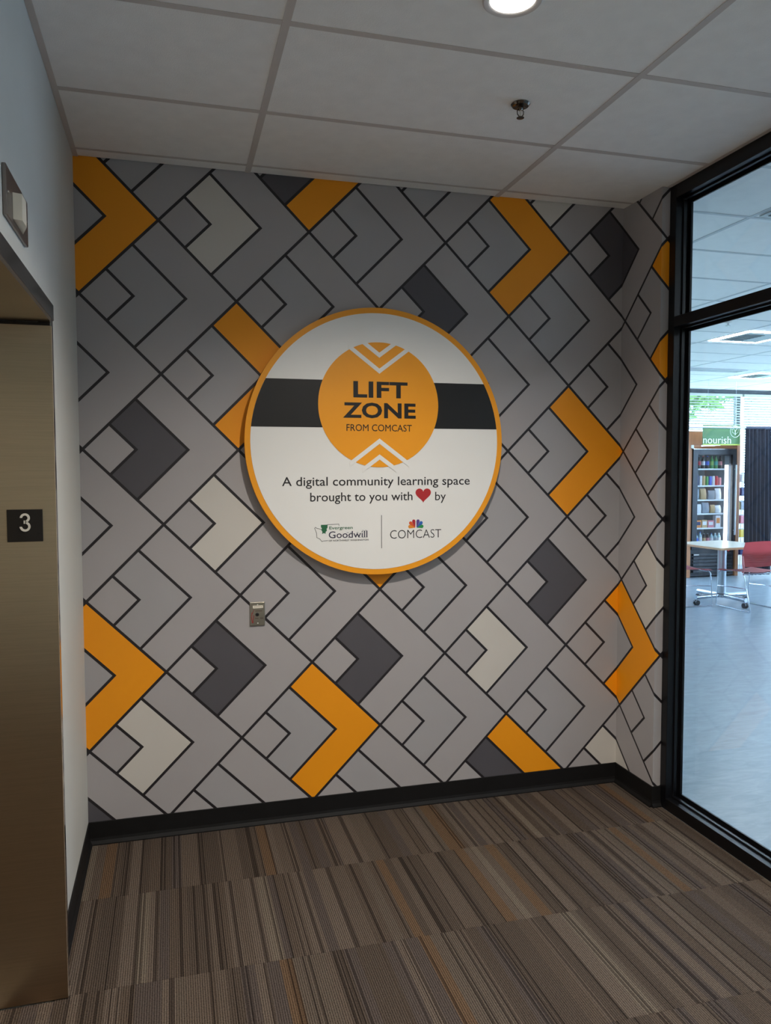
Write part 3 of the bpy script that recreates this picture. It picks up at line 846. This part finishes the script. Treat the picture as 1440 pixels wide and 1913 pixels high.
# ---------------- drinks cooler
M_COOL = mat('cooler_black', rgb(26, 27, 31), 0.35, var=0.08)
M_CINT = mat('cooler_interior', rgb(120, 130, 142), 0.5, var=0.03)
M_SHELF = mat('cooler_shelf_white', rgb(232, 238, 244), 0.4, var=0.02)
M_LED = mat('cooler_light_strip', rgb(250, 252, 255), 0.4, var=0.0, emit=(0.85, 0.94, 1.0, 1), estr=7.0)
CX0, CX1, CY0, CY1, CZ1 = 8.080, 8.860, 6.60, 7.30, 1.975
GL0, GL1, GZ0, GZ1 = 8.165, 8.790, 0.50, 1.895
cool = thing('drinks_cooler', 'tall black glass-door cooler full of drinks and snacks under the green sign', 'cooler', ((CX0 + CX1) / 2, CY0, 0))
bm = bmesh.new()
bx(bm, CX0, GL0 - 0.02, CY0 + 0.045, CY1, 0.02, CZ1); bx(bm, GL1 + 0.02, CX1, CY0 + 0.045, CY1, 0.02, CZ1)
bx(bm, GL0 - 0.02, GL1 + 0.02, CY0 + 0.045, CY1, GZ1 + 0.02, CZ1); bx(bm, GL0 - 0.02, GL1 + 0.02, CY0 + 0.045, CY1, 0.02, GZ0 - 0.03)
obj('cabinet_body', bm, M_COOL, cool)
obj('liner', bx(bx(box(GL0 - 0.019, GL1 + 0.019, CY1 - 0.03, CY1 - 0.001, GZ0 - 0.03, GZ1 + 0.019), GL0 - 0.0195, GL0 - 0.012, CY0 + 0.05, CY1 - 0.03, GZ0 - 0.03, GZ1 + 0.019), GL1 + 0.012, GL1 + 0.0195, CY0 + 0.05, CY1 - 0.03, GZ0 - 0.03, GZ1 + 0.019), M_CINT, cool)
door = bmesh.new()
bx(door, CX0, GL0, CY0, CY0 + 0.04, GZ0 - 0.06, CZ1); bx(door, GL1, CX1, CY0, CY0 + 0.04, GZ0 - 0.06, CZ1)
bx(door, GL0, GL1, CY0, CY0 + 0.04, GZ1, CZ1); bx(door, GL0, GL1, CY0, CY0 + 0.04, GZ0 - 0.06, GZ0)
dr = obj('door_frame', door, M_COOL, cool)
obj('door_glass', box(GL0, GL1, CY0 + 0.018, CY0 + 0.022, GZ0, GZ1), M_GLASS, dr)
obj('handle', tube(tube(tube(bmesh.new(), [(8.828, CY0 - 0.03, 0.65), (8.828, CY0 - 0.03, 1.74)], 0.012, 10), [(8.828, CY0 - 0.03, 0.72), (8.828, CY0 + 0.002, 0.72)], 0.008, 8), [(8.828, CY0 - 0.03, 1.67), (8.828, CY0 + 0.002, 1.67)], 0.008, 8), M_ALU, dr, smooth=True)
SHZ = [1.660, 1.400, 1.180, 0.966, 0.742]
for z in SHZ:
    obj('shelf', box(GL0 - 0.01, 8.700, CY0 + 0.06, CY1 - 0.04, z, z + 0.022, bev=0.002), M_SHELF, cool)
obj('shelf', box(GL0 - 0.01, 8.700, CY0 + 0.06, CY1 - 0.04, GZ0 - 0.01, GZ0 + 0.006), M_SHELF, cool)
obj('light_strip', box(8.715, 8.760, CY0 + 0.055, CY0 + 0.085, 0.55, 1.735), M_LED, cool)
obj('lock_plate', box(8.690, 8.770, CY0 + 0.052, CY0 + 0.07, 1.74, 1.885), mat('grey_fitting', rgb(150, 154, 158), 0.5), cool)
for k in range(6):
    obj('vent_slat', box(8.11, 8.81, CY0 - 0.002, CY0 + 0.044, 0.075 + k * 0.052, 0.110 + k * 0.052, bev=0.003), mat('cooler_grille', rgb(40, 41, 46), 0.35), cool)
obj('kick_panel', box(CX0, CX1, CY0 + 0.03, CY0 + 0.0445, 0.02, 0.43), M_COOL, cool)
obj('badge', box(8.12, 8.21, CY0 - 0.0045, CY0 - 0.0025, 0.348, 0.360), M_PLASTICW, cool)
obj('red_button', lathe(bmesh.new(), [(0.016, CY0 - 0.018), (0.016, CY0 - 0.001)], 16, (8.735, 0, 0.412), 'y'), mat('red_plastic', rgb(214, 40, 60), 0.4), cool)
obj('top_trim', box(CX0, CX1, CY0 - 0.004, CY0 + 0.04, CZ1 + 0.0005, CZ1 + 0.012), M_CHROME, cool)

# contents
def pm(name, c, rough=0.35):
    return mat(name, c, rough, var=0.08, vscale=30)
M_COLA = pm('cola_dark', rgb(40, 18, 16)); M_PETCLR = pm('clear_drink', rgb(170, 205, 215)); M_LIME = pm('lime_drink', rgb(70, 160, 80))
def bottle(x, z, y, h, r, body, lab, cap, label, group):
    t = thing('drink_bottle', label, 'bottle', (x, y, z), group=group)
    bm = lathe(bmesh.new(), [(r * 0.9, z), (r, z + 0.01), (r, z + h * 0.62), (r * 0.75, z + h * 0.76), (r * 0.38, z + h * 0.86), (r * 0.38, z + h * 0.93)], 12, (x, y, 0))
    obj('bottle_body', bm, body, t, smooth=True)
    obj('bottle_label', lathe(bmesh.new(), [(r * 1.02, z + h * 0.26), (r * 1.03, z + h * 0.27), (r * 1.03, z + h * 0.57), (r * 1.02, z + h * 0.58)], 12, (x, y, 0)), lab, t)
    obj('bottle_cap', lathe(bmesh.new(), [(r * 0.46, z + h * 0.931), (r * 0.46, z + h), (0, z + h)], 10, (x, y, 0)), cap, t)
NTH = ['first', 'second', 'third', 'fourth', 'fifth', 'sixth', 'seventh', 'eighth', 'ninth', 'tenth']
c_red = pm('pack_red', rgb(206, 44, 56)); c_blue = pm('pack_blue', rgb(40, 92, 210)); c_green = pm('pack_green', rgb(40, 150, 70)); c_white = pm('pack_white', rgb(232, 232, 236))
c_teal = pm('pack_teal', rgb(60, 180, 170)); c_grey = pm('pack_grey', rgb(150, 158, 168)); c_pink = pm('pack_pink', rgb(226, 140, 150)); c_org = pm('pack_orange', rgb(226, 140, 60)); c_tan = pm('pack_tan', rgb(202, 168, 120)); c_yel = pm('pack_yellow', rgb(226, 196, 70)); c_navy = pm('pack_navy', rgb(38, 44, 96)); c_lime = pm('pack_lime', rgb(150, 200, 90))
top = [(M_COLA, c_pink, c_pink, 'pink-labelled'), (M_COLA, c_red, c_grey, 'red-labelled'), (M_COLA, c_white, c_red, 'red-capped white-labelled'), (M_COLA, c_blue, c_blue, 'blue'), (M_LIME, c_lime, c_green, 'lime green'), (M_LIME, c_teal, c_green, 'teal'), (M_COLA, c_pink, c_navy, 'pale pink')]
for k, (a, b, c, nm) in enumerate(top):
    bottle(8.195 + k * 0.078, SHZ[0] + 0.0225, CY0 + 0.13, 0.195, 0.030, a, b, c, '%s soda bottle, %s from left on the cooler top shelf' % (nm, NTH[k]), 'bottles on the cooler top shelf')
cans = [(c_grey, 0.15, 'silver'), (c_navy, 0.165, 'navy'), (c_white, 0.15, 'white'), (c_tan, 0.15, 'tan'), (c_green, 0.14, 'green'), (c_blue, 0.14, 'blue'), (c_white, 0.145, 'white tall'), (c_red, 0.145, 'red'), (c_pink, 0.12, 'pink')]
for k, (c, h, nm) in enumerate(cans):
    x = 8.185 + k * 0.058; z = SHZ[1] + 0.0225
    t = thing('drink_can', '%s drink can, %s from left on the second cooler shelf' % (nm, NTH[k]), 'can', (x, CY0 + 0.12, z), group='cans on the second cooler shelf')
    obj('can_body', lathe(bmesh.new(), [(0.022, z), (0.026, z + 0.008), (0.026, z + h - 0.012), (0.021, z + h - 0.003)], 14, (x, CY0 + 0.12, 0)), c, t, smooth=True)
    obj('can_lid', lathe(bmesh.new(), [(0.021, z + h - 0.0029), (0.022, z + h), (0.0, z + h - 0.001)], 14, (x, CY0 + 0.12, 0)), M_ALU, t)
def bag(x, z, w, h, c, label, group, tilt=0.0):
    y0 = CY0 + 0.12
    bm = bmesh.new()
    prof = [(0.0, 0.018), (0.08, 0.03), (0.45, 0.042), (0.8, 0.026), (0.93, 0.006), (1.0, 0.005)]
    rings = []
    for f, d in prof:
        ww = w / 2 * (1.0 if f < 0.9 else 1.05)
        ring = []
        for q in range(12):
            a = 2 * PI * q / 12
            ring.append(bm.verts.new((x + tilt * f * h + ww * max(-1, min(1, 1.25 * math.cos(a))), y0 + d * math.sin(a), z + f * h + 0.006 * math.sin(3 * a + f * 5) * (1 if 0 < f < 1 else 0))))
        rings.append(ring)
    for a, b in zip(rings[:-1], rings[1:]):
        for q in range(12): bm.faces.new((a[q], a[(q + 1) % 12], b[(q + 1) % 12], b[q]))
    bm.faces.new(rings[0]); bm.faces.new(list(reversed(rings[-1])))
    bmesh.ops.recalc_face_normals(bm, faces=bm.faces)
    return tag(obj('snack_bag', bm, c, None, smooth=True), label, 'snack bag', group)
for r, (zs, specs) in enumerate(((SHZ[2], [(8.215, 0.10, 0.165, c_grey, 'silver and red'), (8.355, 0.10, 0.17, c_tan, 'tan'), (8.495, 0.12, 0.14, c_grey, 'grey'), (8.625, 0.10, 0.17, c_white, 'white')]),
                              (SHZ[3], [(8.235, 0.15, 0.14, c_white, 'white'), (8.40, 0.12, 0.165, c_grey, 'grey'), (8.52, 0.08, 0.13, c_tan, 'tan'), (8.625, 0.10, 0.12, c_white, 'pale')]))):
    for k, (x, w, h, c, nm) in enumerate(specs):
        bag(x, zs + 0.0225, w, h, c, '%s snack bag, %s from left on the %s cooler shelf' % (nm, NTH[k], ['third', 'fourth'][r]), 'snack bags in the cooler', 0.05 * (-1) ** k)
for k, (x, w, h, c, nm) in enumerate([(8.175, 0.035, 0.15, c_lime, 'lime green carton'), (8.255, 0.10, 0.115, c_org, 'orange printed box'), (8.365, 0.10, 0.12, c_tan, 'tan printed box'), (8.48, 0.11, 0.11, c_pink, 'pink striped packet'), (8.61, 0.09, 0.185, c_white, 'tall white and orange carton')]):
    z = SHZ[4] + 0.0225
    t = thing('snack_box', '%s, %s from left on the fifth cooler shelf' % (nm, NTH[k]), 'box', (x, CY0 + 0.12, z), group='boxes on the fifth cooler shelf')
    obj('box_body', box(x - w / 2, x + w / 2, CY0 + 0.08, CY0 + 0.15, z, z + h, bev=0.003), c, t)
    obj('box_print', box(x - w * 0.35, x + w * 0.35, CY0 + 0.079, CY0 + 0.0799, z + h * 0.35, z + h * 0.8), c_navy if k in (1,) else (c_org if k == 4 else c_white), t)
low = [(c_tan, c_yel, c_org, 'yellow-labelled'), (M_PETCLR, c_blue, c_blue, 'dark blue'), (M_PETCLR, c_white, c_blue, 'blue-capped white'), (M_COLA, c_tan, c_grey, 'brown'), (M_COLA, c_pink, c_grey, 'pale brown'), (M_PETCLR, c_white, c_blue, 'blue-topped clear'), (M_PETCLR, c_grey, c_white, 'grey'), (M_PETCLR, c_white, c_white, 'white-capped clear')]
for k, (a, b, c, nm) in enumerate(low):
    bottle(8.185 + k * 0.069, GZ0 + 0.0065, CY0 + 0.13, 0.19 if k in (2,) else 0.165, 0.028, a, b, c, '%s bottle, %s from left on the cooler bottom shelf' % (nm, NTH[k]), 'bottles on the cooler bottom shelf')
# small white box on the wood edge above the cooler
ws = thing('sensor_box', 'small white sensor box at the upper left corner of the cooler', 'sensor', (8.075, 6.61, CZ1 + 0.0125))
obj('sensor_body', box(8.048, 8.100, 6.615, 6.655, CZ1 + 0.0125, CZ1 + 0.066, bev=0.006), M_PLASTICW, ws)
obj('sensor_foot', box(8.055, 8.093, 6.60, 6.614, CZ1 + 0.0125, CZ1 + 0.02), M_PLASTICW, ws)

# ---------------- nourish sign
M_SG = mat('sign_green', rgb(74, 118, 66), 0.5, var=0.03)
M_SGW = mat('sign_print_white', rgb(232, 240, 228), 0.5, var=0.02)
ns_ = thing('hanging_sign', 'green hanging sign reading nourish above the drinks cooler', 'sign', (8.45, 6.45, 2.035))
NX, NXE, NZA, NZB = 8.118, 8.786, 2.035, 2.342
obj('sign_board', box(NX, NXE, 6.440, 6.452, NZA, NZB), M_SG, ns_)
obj('lower_edge', box(NX, NXE, 6.438, 6.4395, NZA, NZA + 0.018), mat('sign_lime_edge', rgb(178, 190, 70), 0.5), ns_)
obj('lettering', text_bm('nourish', NX + 0.005, NX + 0.50, NZA + 0.026, NZA + 0.135, 6.4395, bold=-0.004), M_SGW, ns_)
bm = bmesh.new()
ccx, ccz = 8.690, 2.245
ring = [(ccx + 0.088 * math.cos(2 * PI * k / 40), 6.439, ccz + 0.088 * math.sin(2 * PI * k / 40)) for k in range(40)]
tube(bm, ring, 0.0045, 6, closed=True)
for s in (-1, 1):
    tube(bm, [(ccx, 6.439, ccz - 0.055), (ccx + s * 0.018, 6.439, ccz - 0.03), (ccx + s * 0.05, 6.439, ccz - 0.015), (ccx + s * 0.055, 6.439, ccz + 0.03), (ccx + s * 0.03, 6.439, ccz + 0.045), (ccx + s * 0.006, 6.439, ccz + 0.01), (ccx, 6.439, ccz - 0.055)], 0.0035, 6)
obj('leaf_emblem', bm, M_SGW, ns_)
for xx in (8.2, 8.7):
    obj('hanging_wire', tube(bmesh.new(), [(xx, 6.446, NZB), (xx, 6.446, H - 0.006)], 0.0012, 6), M_ALU, ns_)

# ---------------- curtain on its rod
rod = thing('curtain_rod', 'grey metal curtain rod running in front of the green sign', 'curtain rod', (8.6, 6.36, 2.30))
obj('rod_tube', tube(bmesh.new(), [(7.70, 6.36, 2.302), (9.34, 6.36, 2.302)], 0.018, 12), M_ALU, rod, smooth=True)
for xx in (7.74, 9.32):
    obj('hanger', tube(bmesh.new(), [(xx, 6.36, 2.32), (xx, 6.36, H - 0.006)], 0.006, 8), M_ALU, rod)
M_CURT = mat('black_curtain_cloth', rgb(66, 72, 86), 0.9, var=0.12, vscale=20, bump=0.3, bscale=300)
cur = thing('curtain', 'dark charcoal curtain panel hanging beside the drinks cooler', 'curtain', (9.06, 6.36, 0.04))
bm = bmesh.new()
NU, NV = 72, 18
grid = []
for v in range(NV + 1):
    f = v / NV
    z = 2.285 - f * 2.24
    row = []
    for u in range(NU + 1):
        g = u / NU
        wid = 0.455 + 0.03 * f
        xx = 8.815 + 0.03 * f + wid * g
        amp = 0.020 + 0.014 * f
        yy = 6.36 + amp * math.sin(g * 2 * PI * 6.5 + 0.6 * math.sin(f * 3)) + 0.008 * math.sin(g * 23 + f * 4)
        row.append(bm.verts.new((xx, yy, z)))
    grid.append(row)
for v in range(NV):
    for u in range(NU):
        bm.faces.new((grid[v][u], grid[v][u + 1], grid[v + 1][u + 1], grid[v + 1][u]))
r = bmesh.ops.solidify(bm, geom=bm.faces[:], thickness=0.002)
obj('cloth', bm, M_CURT, cur, smooth=True)
obj('rod_pocket', lathe(bmesh.new(), [(0.0195, 8.812), (0.023, 8.812), (0.024, 8.82), (0.024, 9.265), (0.023, 9.273), (0.0195, 9.273)], 14, (0, 6.36, 2.302), 'x', loop=True), M_CURT, cur, smooth=True)

# ---------------- snack rack beside the cooler
rk = thing('snack_rack', 'narrow white wire snack rack between the cooler surround and the curtain', 'rack', (9.12, 6.85, 0))
bm = bmesh.new()
for xx in (8.965, 9.285):
    for yy in (6.72, 6.98):
        tube(bm, [(xx, yy, 0.0), (xx, yy, 1.62)], 0.008, 8)
obj('rack_posts', bm, M_PLASTICW, rk)
RZ = [0.30, 0.58, 0.80, 1.02, 1.24, 1.46]
for z in RZ:
    obj('rack_shelf', box(8.965, 9.285, 6.72, 6.98, z, z + 0.012), M_PLASTICW, rk)
pk = [c_navy, c_white, c_navy, c_yel, c_pink, c_grey]
for k, z in enumerate(RZ):
    for q in range(3):
        c = pk[(k + q * 2) % 6]
        x = 9.01 + q * 0.10
        nm = {c_navy: 'navy', c_white: 'white', c_yel: 'yellow', c_pink: 'pink', c_grey: 'grey'}[c]
        t = thing('snack_packet', '%s snack packet, %s from the cooler on the %s rack shelf up' % (nm, NTH[q], NTH[k]), 'packet', (x, 6.76, z + 0.0125), group='packets on the snack rack')
        obj('packet_body', box(x - 0.038, x + 0.038, 6.735, 6.80, z + 0.0125, z + 0.135, bev=0.01), c, t)
        obj('packet_seal', box(x - 0.038, x + 0.038, 6.765, 6.77, z + 0.1355, z + 0.15), c_grey, t)

# ---------------- table
M_TOP = mat('pale_laminate', rgb(206, 200, 184), 0.22, var=0.04, vscale=8)
M_EDGE = mat('ply_edge', rgb(190, 156, 116), 0.5, var=0.1, vscale=14)
M_TBASE = mat('silver_table_base', rgb(176, 184, 192), 0.28, 0.9, var=0.04)
M_WHEEL = mat('black_wheel', rgb(28, 30, 36), 0.5, var=0.08)
tb = thing('break_room_table', 'square pale laminate table on a silver column base with casters', 'table', (6.995, 4.565, 0), local=True)
tb.rotation_euler.z = math.radians(5)
obj('tabletop', box(-0.405, 0.405, -0.405, 0.405, 0.716, 0.742, bev=0.002), M_EDGE, tb)
obj('laminate_surface', box(-0.404, 0.404, -0.404, 0.404, 0.7421, 0.7435), M_TOP, tb)
obj('column', lathe(bmesh.new(), [(0.052, 0.085), (0.052, 0.715)], 24), M_TBASE, tb, smooth=True)
obj('top_plate', box(-0.2, 0.2, -0.2, 0.2, 0.706, 0.7158), M_TBASE, tb)
obj('hub', lathe(bmesh.new(), [(0.07, 0.082), (0.07, 0.118), (0.054, 0.13)], 24), M_TBASE, tb, smooth=True)
for k in range(4):
    a = k * PI / 2
    c, s = math.cos(a), math.sin(a)
    leg = obj('base_leg', tube(bmesh.new(), [(c * 0.04, s * 0.04, 0.105), (c * 0.40, s * 0.40, 0.098)], 0.028, 12), M_TBASE, tb, smooth=True)
    cs = obj('caster', tube(bmesh.new(), [(c * 0.375, s * 0.375, 0.075), (c * 0.375, s * 0.375, 0.03)], 0.012, 8), M_ALU, tb)
    bm = bmesh.new()
    for sd in (-1, 1):
        ox, oy = c * 0.385 - s * sd * 0.016, s * 0.385 + c * sd * 0.016
        tube(bm, [(ox - s * sd * 0.010, oy + c * sd * 0.010, 0.032), (ox + s * sd * 0.010, oy - c * sd * 0.010, 0.032)], 0.032, 18)
    obj('caster_wheels', bm, M_WHEEL, cs)

# ---------------- chairs (local: seat faces +y)
M_CHRED = mat('dusty_red_plastic', rgb(190, 112, 114), 0.38, var=0.05)
M_WIRE = mat('chair_wire_chrome', rgb(196, 204, 212), 0.18, 1.0, var=0.03)
def make_chair(label):
    t = thing('sled_chair', label, 'chair', (0, 0, 0), group='red sled-base chairs at the break room table', local=True)
    # seat: shallow dished shell
    bm = bmesh.new(); NU, NV = 12, 12; g = []
    for v in range(NV + 1):
        row = []
        for u in range(NU + 1):
            a, b = u / NU * 2 - 1, v / NV * 2 - 1
            wv = 0.245 - 0.012 * b * b
            z = 0.452 + 0.018 * a * a - 0.010 * (1 - b * b) - (0.03 * max(0, b - 0.6) ** 2 / 0.16)
            row.append(bm.verts.new((a * wv, b * 0.225 + 0.01, z)))
        g.append(row)
    for v in range(NV):
        for u in range(NU): bm.faces.new((g[v][u], g[v][u + 1], g[v + 1][u + 1], g[v + 1][u]))
    bmesh.ops.solidify(bm, geom=bm.faces[:], thickness=0.010)
    obj('seat', bm, M_CHRED, t, smooth=True)
    # backrest: curved panel with five pressed ribs
    bm = bmesh.new(); NU, NV = 14, 40; g = []
    for v in range(NV + 1):
        f = v / NV; row = []
        for u in range(NU + 1):
            a = u / NU * 2 - 1
            wv = 0.230 + 0.035 * math.sin(PI * min(1, f * 1.1) * 0.8)
            z = 0.520 + f * 0.31 - 0.012 * a * a * (1 if f > 0.5 else -0.4)
            rib = 0.0
            if 0.14 < f < 0.52 and abs(a) < 0.82: rib = 0.0035 * math.sin((f - 0.14) / 0.38 * 2 * PI * 5)
            yv = -0.225 - f * 0.055 + 0.035 * a * a + rib
            row.append(bm.verts.new((a * wv, yv, z)))
        g.append(row)
    for v in range(NV):
        for u in range(NU): bm.faces.new((g[v][u], g[v][u + 1], g[v + 1][u + 1], g[v + 1][u]))
    bmesh.ops.solidify(bm, geom=bm.faces[:], thickness=0.010)
    obj('backrest', bm, M_CHRED, t, smooth=True)
    for s in (-1, 1):
        # plastic upright that joins seat and back
        obj('back_upright', tube(bmesh.new(), [(s * 0.228, -0.195, 0.458), (s * 0.238, -0.222, 0.50), (s * 0.244, -0.215, 0.56), (s * 0.250, -0.21, 0.66)], [0.014, 0.015, 0.014, 0.010], 8), M_CHRED, t, smooth=True)
        # sled side: front leg, floor runner, rear leg
        obj('sled_leg', tube(bmesh.new(), [(s * 0.215, 0.18, 0.440), (s * 0.228, 0.200, 0.41), (s * 0.243, 0.224, 0.03), (s * 0.245, 0.222, 0.010), (s * 0.246, 0.205, 0.0075), (s * 0.246, -0.315, 0.0075), (s * 0.246, -0.338, 0.010), (s * 0.245, -0.341, 0.03), (s * 0.234, -0.225, 0.41), (s * 0.222, -0.190, 0.438)], 0.0065, 8), M_WIRE, t, smooth=True)
        obj('side_stretcher', tube(bmesh.new(), [(s * 0.236, 0.210, 0.25), (s * 0.241, 0.0, 0.262), (s * 0.239, -0.262, 0.27)], 0.005, 8), M_WIRE, t, smooth=True)
    obj('cross_bar', tube(bmesh.new(), [(-0.205, 0.17, 0.432), (0.205, 0.17, 0.432)], 0.006, 8), M_WIRE, t)
    obj('cross_bar', tube(bmesh.new(), [(-0.212, -0.17, 0.434), (0.212, -0.17, 0.434)], 0.006, 8), M_WIRE, t)
    return t
ch = make_chair('red plastic sled-base chair with its ribbed back turned to the glass')
ch.location = (7.085, 4.24, 0); ch.rotation_euler.z = math.radians(2)
c2 = dup(ch)
c2['label'] = 'red plastic sled-base chair half hidden behind the black frame, left of the table'
c2.location = (6.515, 4.65, 0); c2.rotation_euler.z = math.radians(-88)

# ---------------- ceiling fittings of the break room
M_PANEL = mat('led_panel', rgb(250, 252, 255), 0.4, var=0.0, emit=(0.80, 0.90, 1.0, 1), estr=PANEL_EMIT)
M_VENT = mat('vent_grey', rgb(96, 102, 106), 0.5, var=0.1)
M_VENTW = mat('vent_white', rgb(200, 204, 204), 0.5, var=0.02)
def troffer(x, y, s, label):
    t = thing('ceiling_light', label, 'light', (x, y, H - 0.03), group='square ring lights of the break room ceiling')
    z1 = H - 0.0004
    z0 = z1 - 0.004
    w = 0.05
    for (a, b, c, d) in ((-s, s, -s, -s + w), (-s, s, s - w, s), (-s, -s + w, -s + w, s - w), (s - w, s, -s + w, s - w)):
        obj('light_bar', box(x + a, x + b, y + c, y + d, z0, z1), M_PANEL, t)
    obj('centre_plate', box(x - s + w, x + s - w, y - s + w, y + s - w, z1 - 0.004, z1), M_VENTW, t)
    for k in range(7):
        yy = y - 0.15 + k * 0.05
        obj('vent_slat', box(x - 0.2, x + 0.02, yy, yy + 0.03, z1 - 0.008, z1 - 0.0045), M_VENT, t)
troffer(6.17, 3.15, 0.30, 'glowing square ring light with a dark vent in its centre')
troffer(8.70, 5.95, 0.30, 'glowing square ring light nearest the windows')
troffer(7.40, 0.40, 0.30, 'glowing square ring light over the middle of the break room')  # ring lights from here on are unseen, added to brighten room and lobby
troffer(5.00, -2.60, 0.30, 'glowing square ring light nearest the lobby glass')
troffer(9.85, 0.40, 0.30, 'glowing square ring light by the side windows')
troffer(7.40, -2.60, 0.30, 'glowing square ring light behind the camera, middle of the room')
troffer(9.85, -2.60, 0.30, 'glowing square ring light behind the camera, by the side wall')
troffer(9.85, 3.15, 0.30, 'glowing square ring light between the two side windows')
df = thing('slot_diffuser', 'long white slot air diffuser in the break room ceiling', 'vent', (7.4, 5.5, H - 0.02))
zz = H - 0.0004
obj('diffuser_frame', bx(bx(box(6.80, 8.02, 5.40, 5.43, zz - 0.012, zz), 6.80, 8.02, 5.60, 5.63, zz - 0.012, zz), 7.99, 8.02, 5.43, 5.60, zz - 0.012, zz), M_VENTW, df)
for k in range(2):
    obj('slot', box(6.80, 7.98, 5.445 + k * 0.085, 5.485 + k * 0.085, zz - 0.003, zz), M_VENT, df)
obj('slot_bar', box(6.80, 7.98, 5.49, 5.525, zz - 0.012, zz), M_VENTW, df)
gr = thing('air_grille', 'dark return air grille near the lobby glass ceiling', 'vent', (3.73, -0.23, H - 0.02))
obj('grille_frame', box(3.43, 4.03, -0.36, -0.10, zz - 0.006, zz), M_VENTW, gr)
for k in range(6):
    obj('vent_slat', box(3.46, 4.0, -0.34 + k * 0.037, -0.315 + k * 0.037, zz - 0.010, zz - 0.0065), M_VENT, gr)
s2 = thing('fire_sprinkler', 'small white sprinkler on the break room ceiling', 'sprinkler', (5.34, 2.494, H - 0.03))
obj('escutcheon', lathe(bmesh.new(), [(0.04, zz), (0.042, zz - 0.004), (0.02, zz - 0.012)], 20, (5.34, 2.494, 0)), M_PLASTICW, s2)
obj('deflector', lathe(bmesh.new(), [(0.008, zz - 0.0121), (0.008, zz - 0.035), (0.02, zz - 0.036), (0.02, zz - 0.039)], 14, (5.34, 2.494, 0)), M_CHROME, s2)

# ---------------- trees outside
M_LEAF = mat('leaf_green', rgb(112, 158, 62), 0.7, var=0.35, vscale=5)
M_BARK = mat('bark', rgb(90, 74, 60), 0.9, var=0.2)
def tree(x, y, zc, r, label):
    t = thing('garden_tree', label, 'tree', (x, y, -3.2), group='trees outside the break room')
    obj('trunk', tube(bmesh.new(), [(x, y, -3.2), (x + 0.1, y, -1.0), (x, y + 0.1, zc)], [0.22, 0.17, 0.1], 10), M_BARK, t, smooth=True)
    vs = []; fs = []
    rr = random.Random(int(x * 100))
    for k in range(5200):
        while True:
            d = Vector((rr.uniform(-1, 1), rr.uniform(-1, 1), rr.uniform(-1, 1)))
            if 0.45 < d.length < 1: break
        c = Vector((x, y, zc)) + Vector((d.x * r, d.y * r, d.z * r * 0.85))
        a = Vector((rr.uniform(-1, 1), rr.uniform(-1, 1), rr.uniform(-1, 1))).normalized(); b = a.orthogonal().normalized()
        s = rr.uniform(0.12, 0.2)
        i0 = len(vs)
        vs += [c - a * s, c + b * s * 0.45, c + a * s, c - b * s * 0.45]
        fs.append((i0, i0 + 1, i0 + 2, i0 + 3))
    me = bpy.data.meshes.new('foliage'); me.from_pydata([tuple(v) for v in vs], [], fs)
    o = link('foliage', me, M_LEAF, t); o['kind'] = 'stuff'
tree(11.7, 12.4, 4.5, 2.0, 'leafy green tree seen through the left blind')
tree(18.6, 13.2, 2.6, 1.9, 'leafy green tree outside, farther right beyond the windows')

# tidy helper keys
for o in bpy.data.objects:
    for k in ('_local', '_base'):
        if k in o: del o[k]
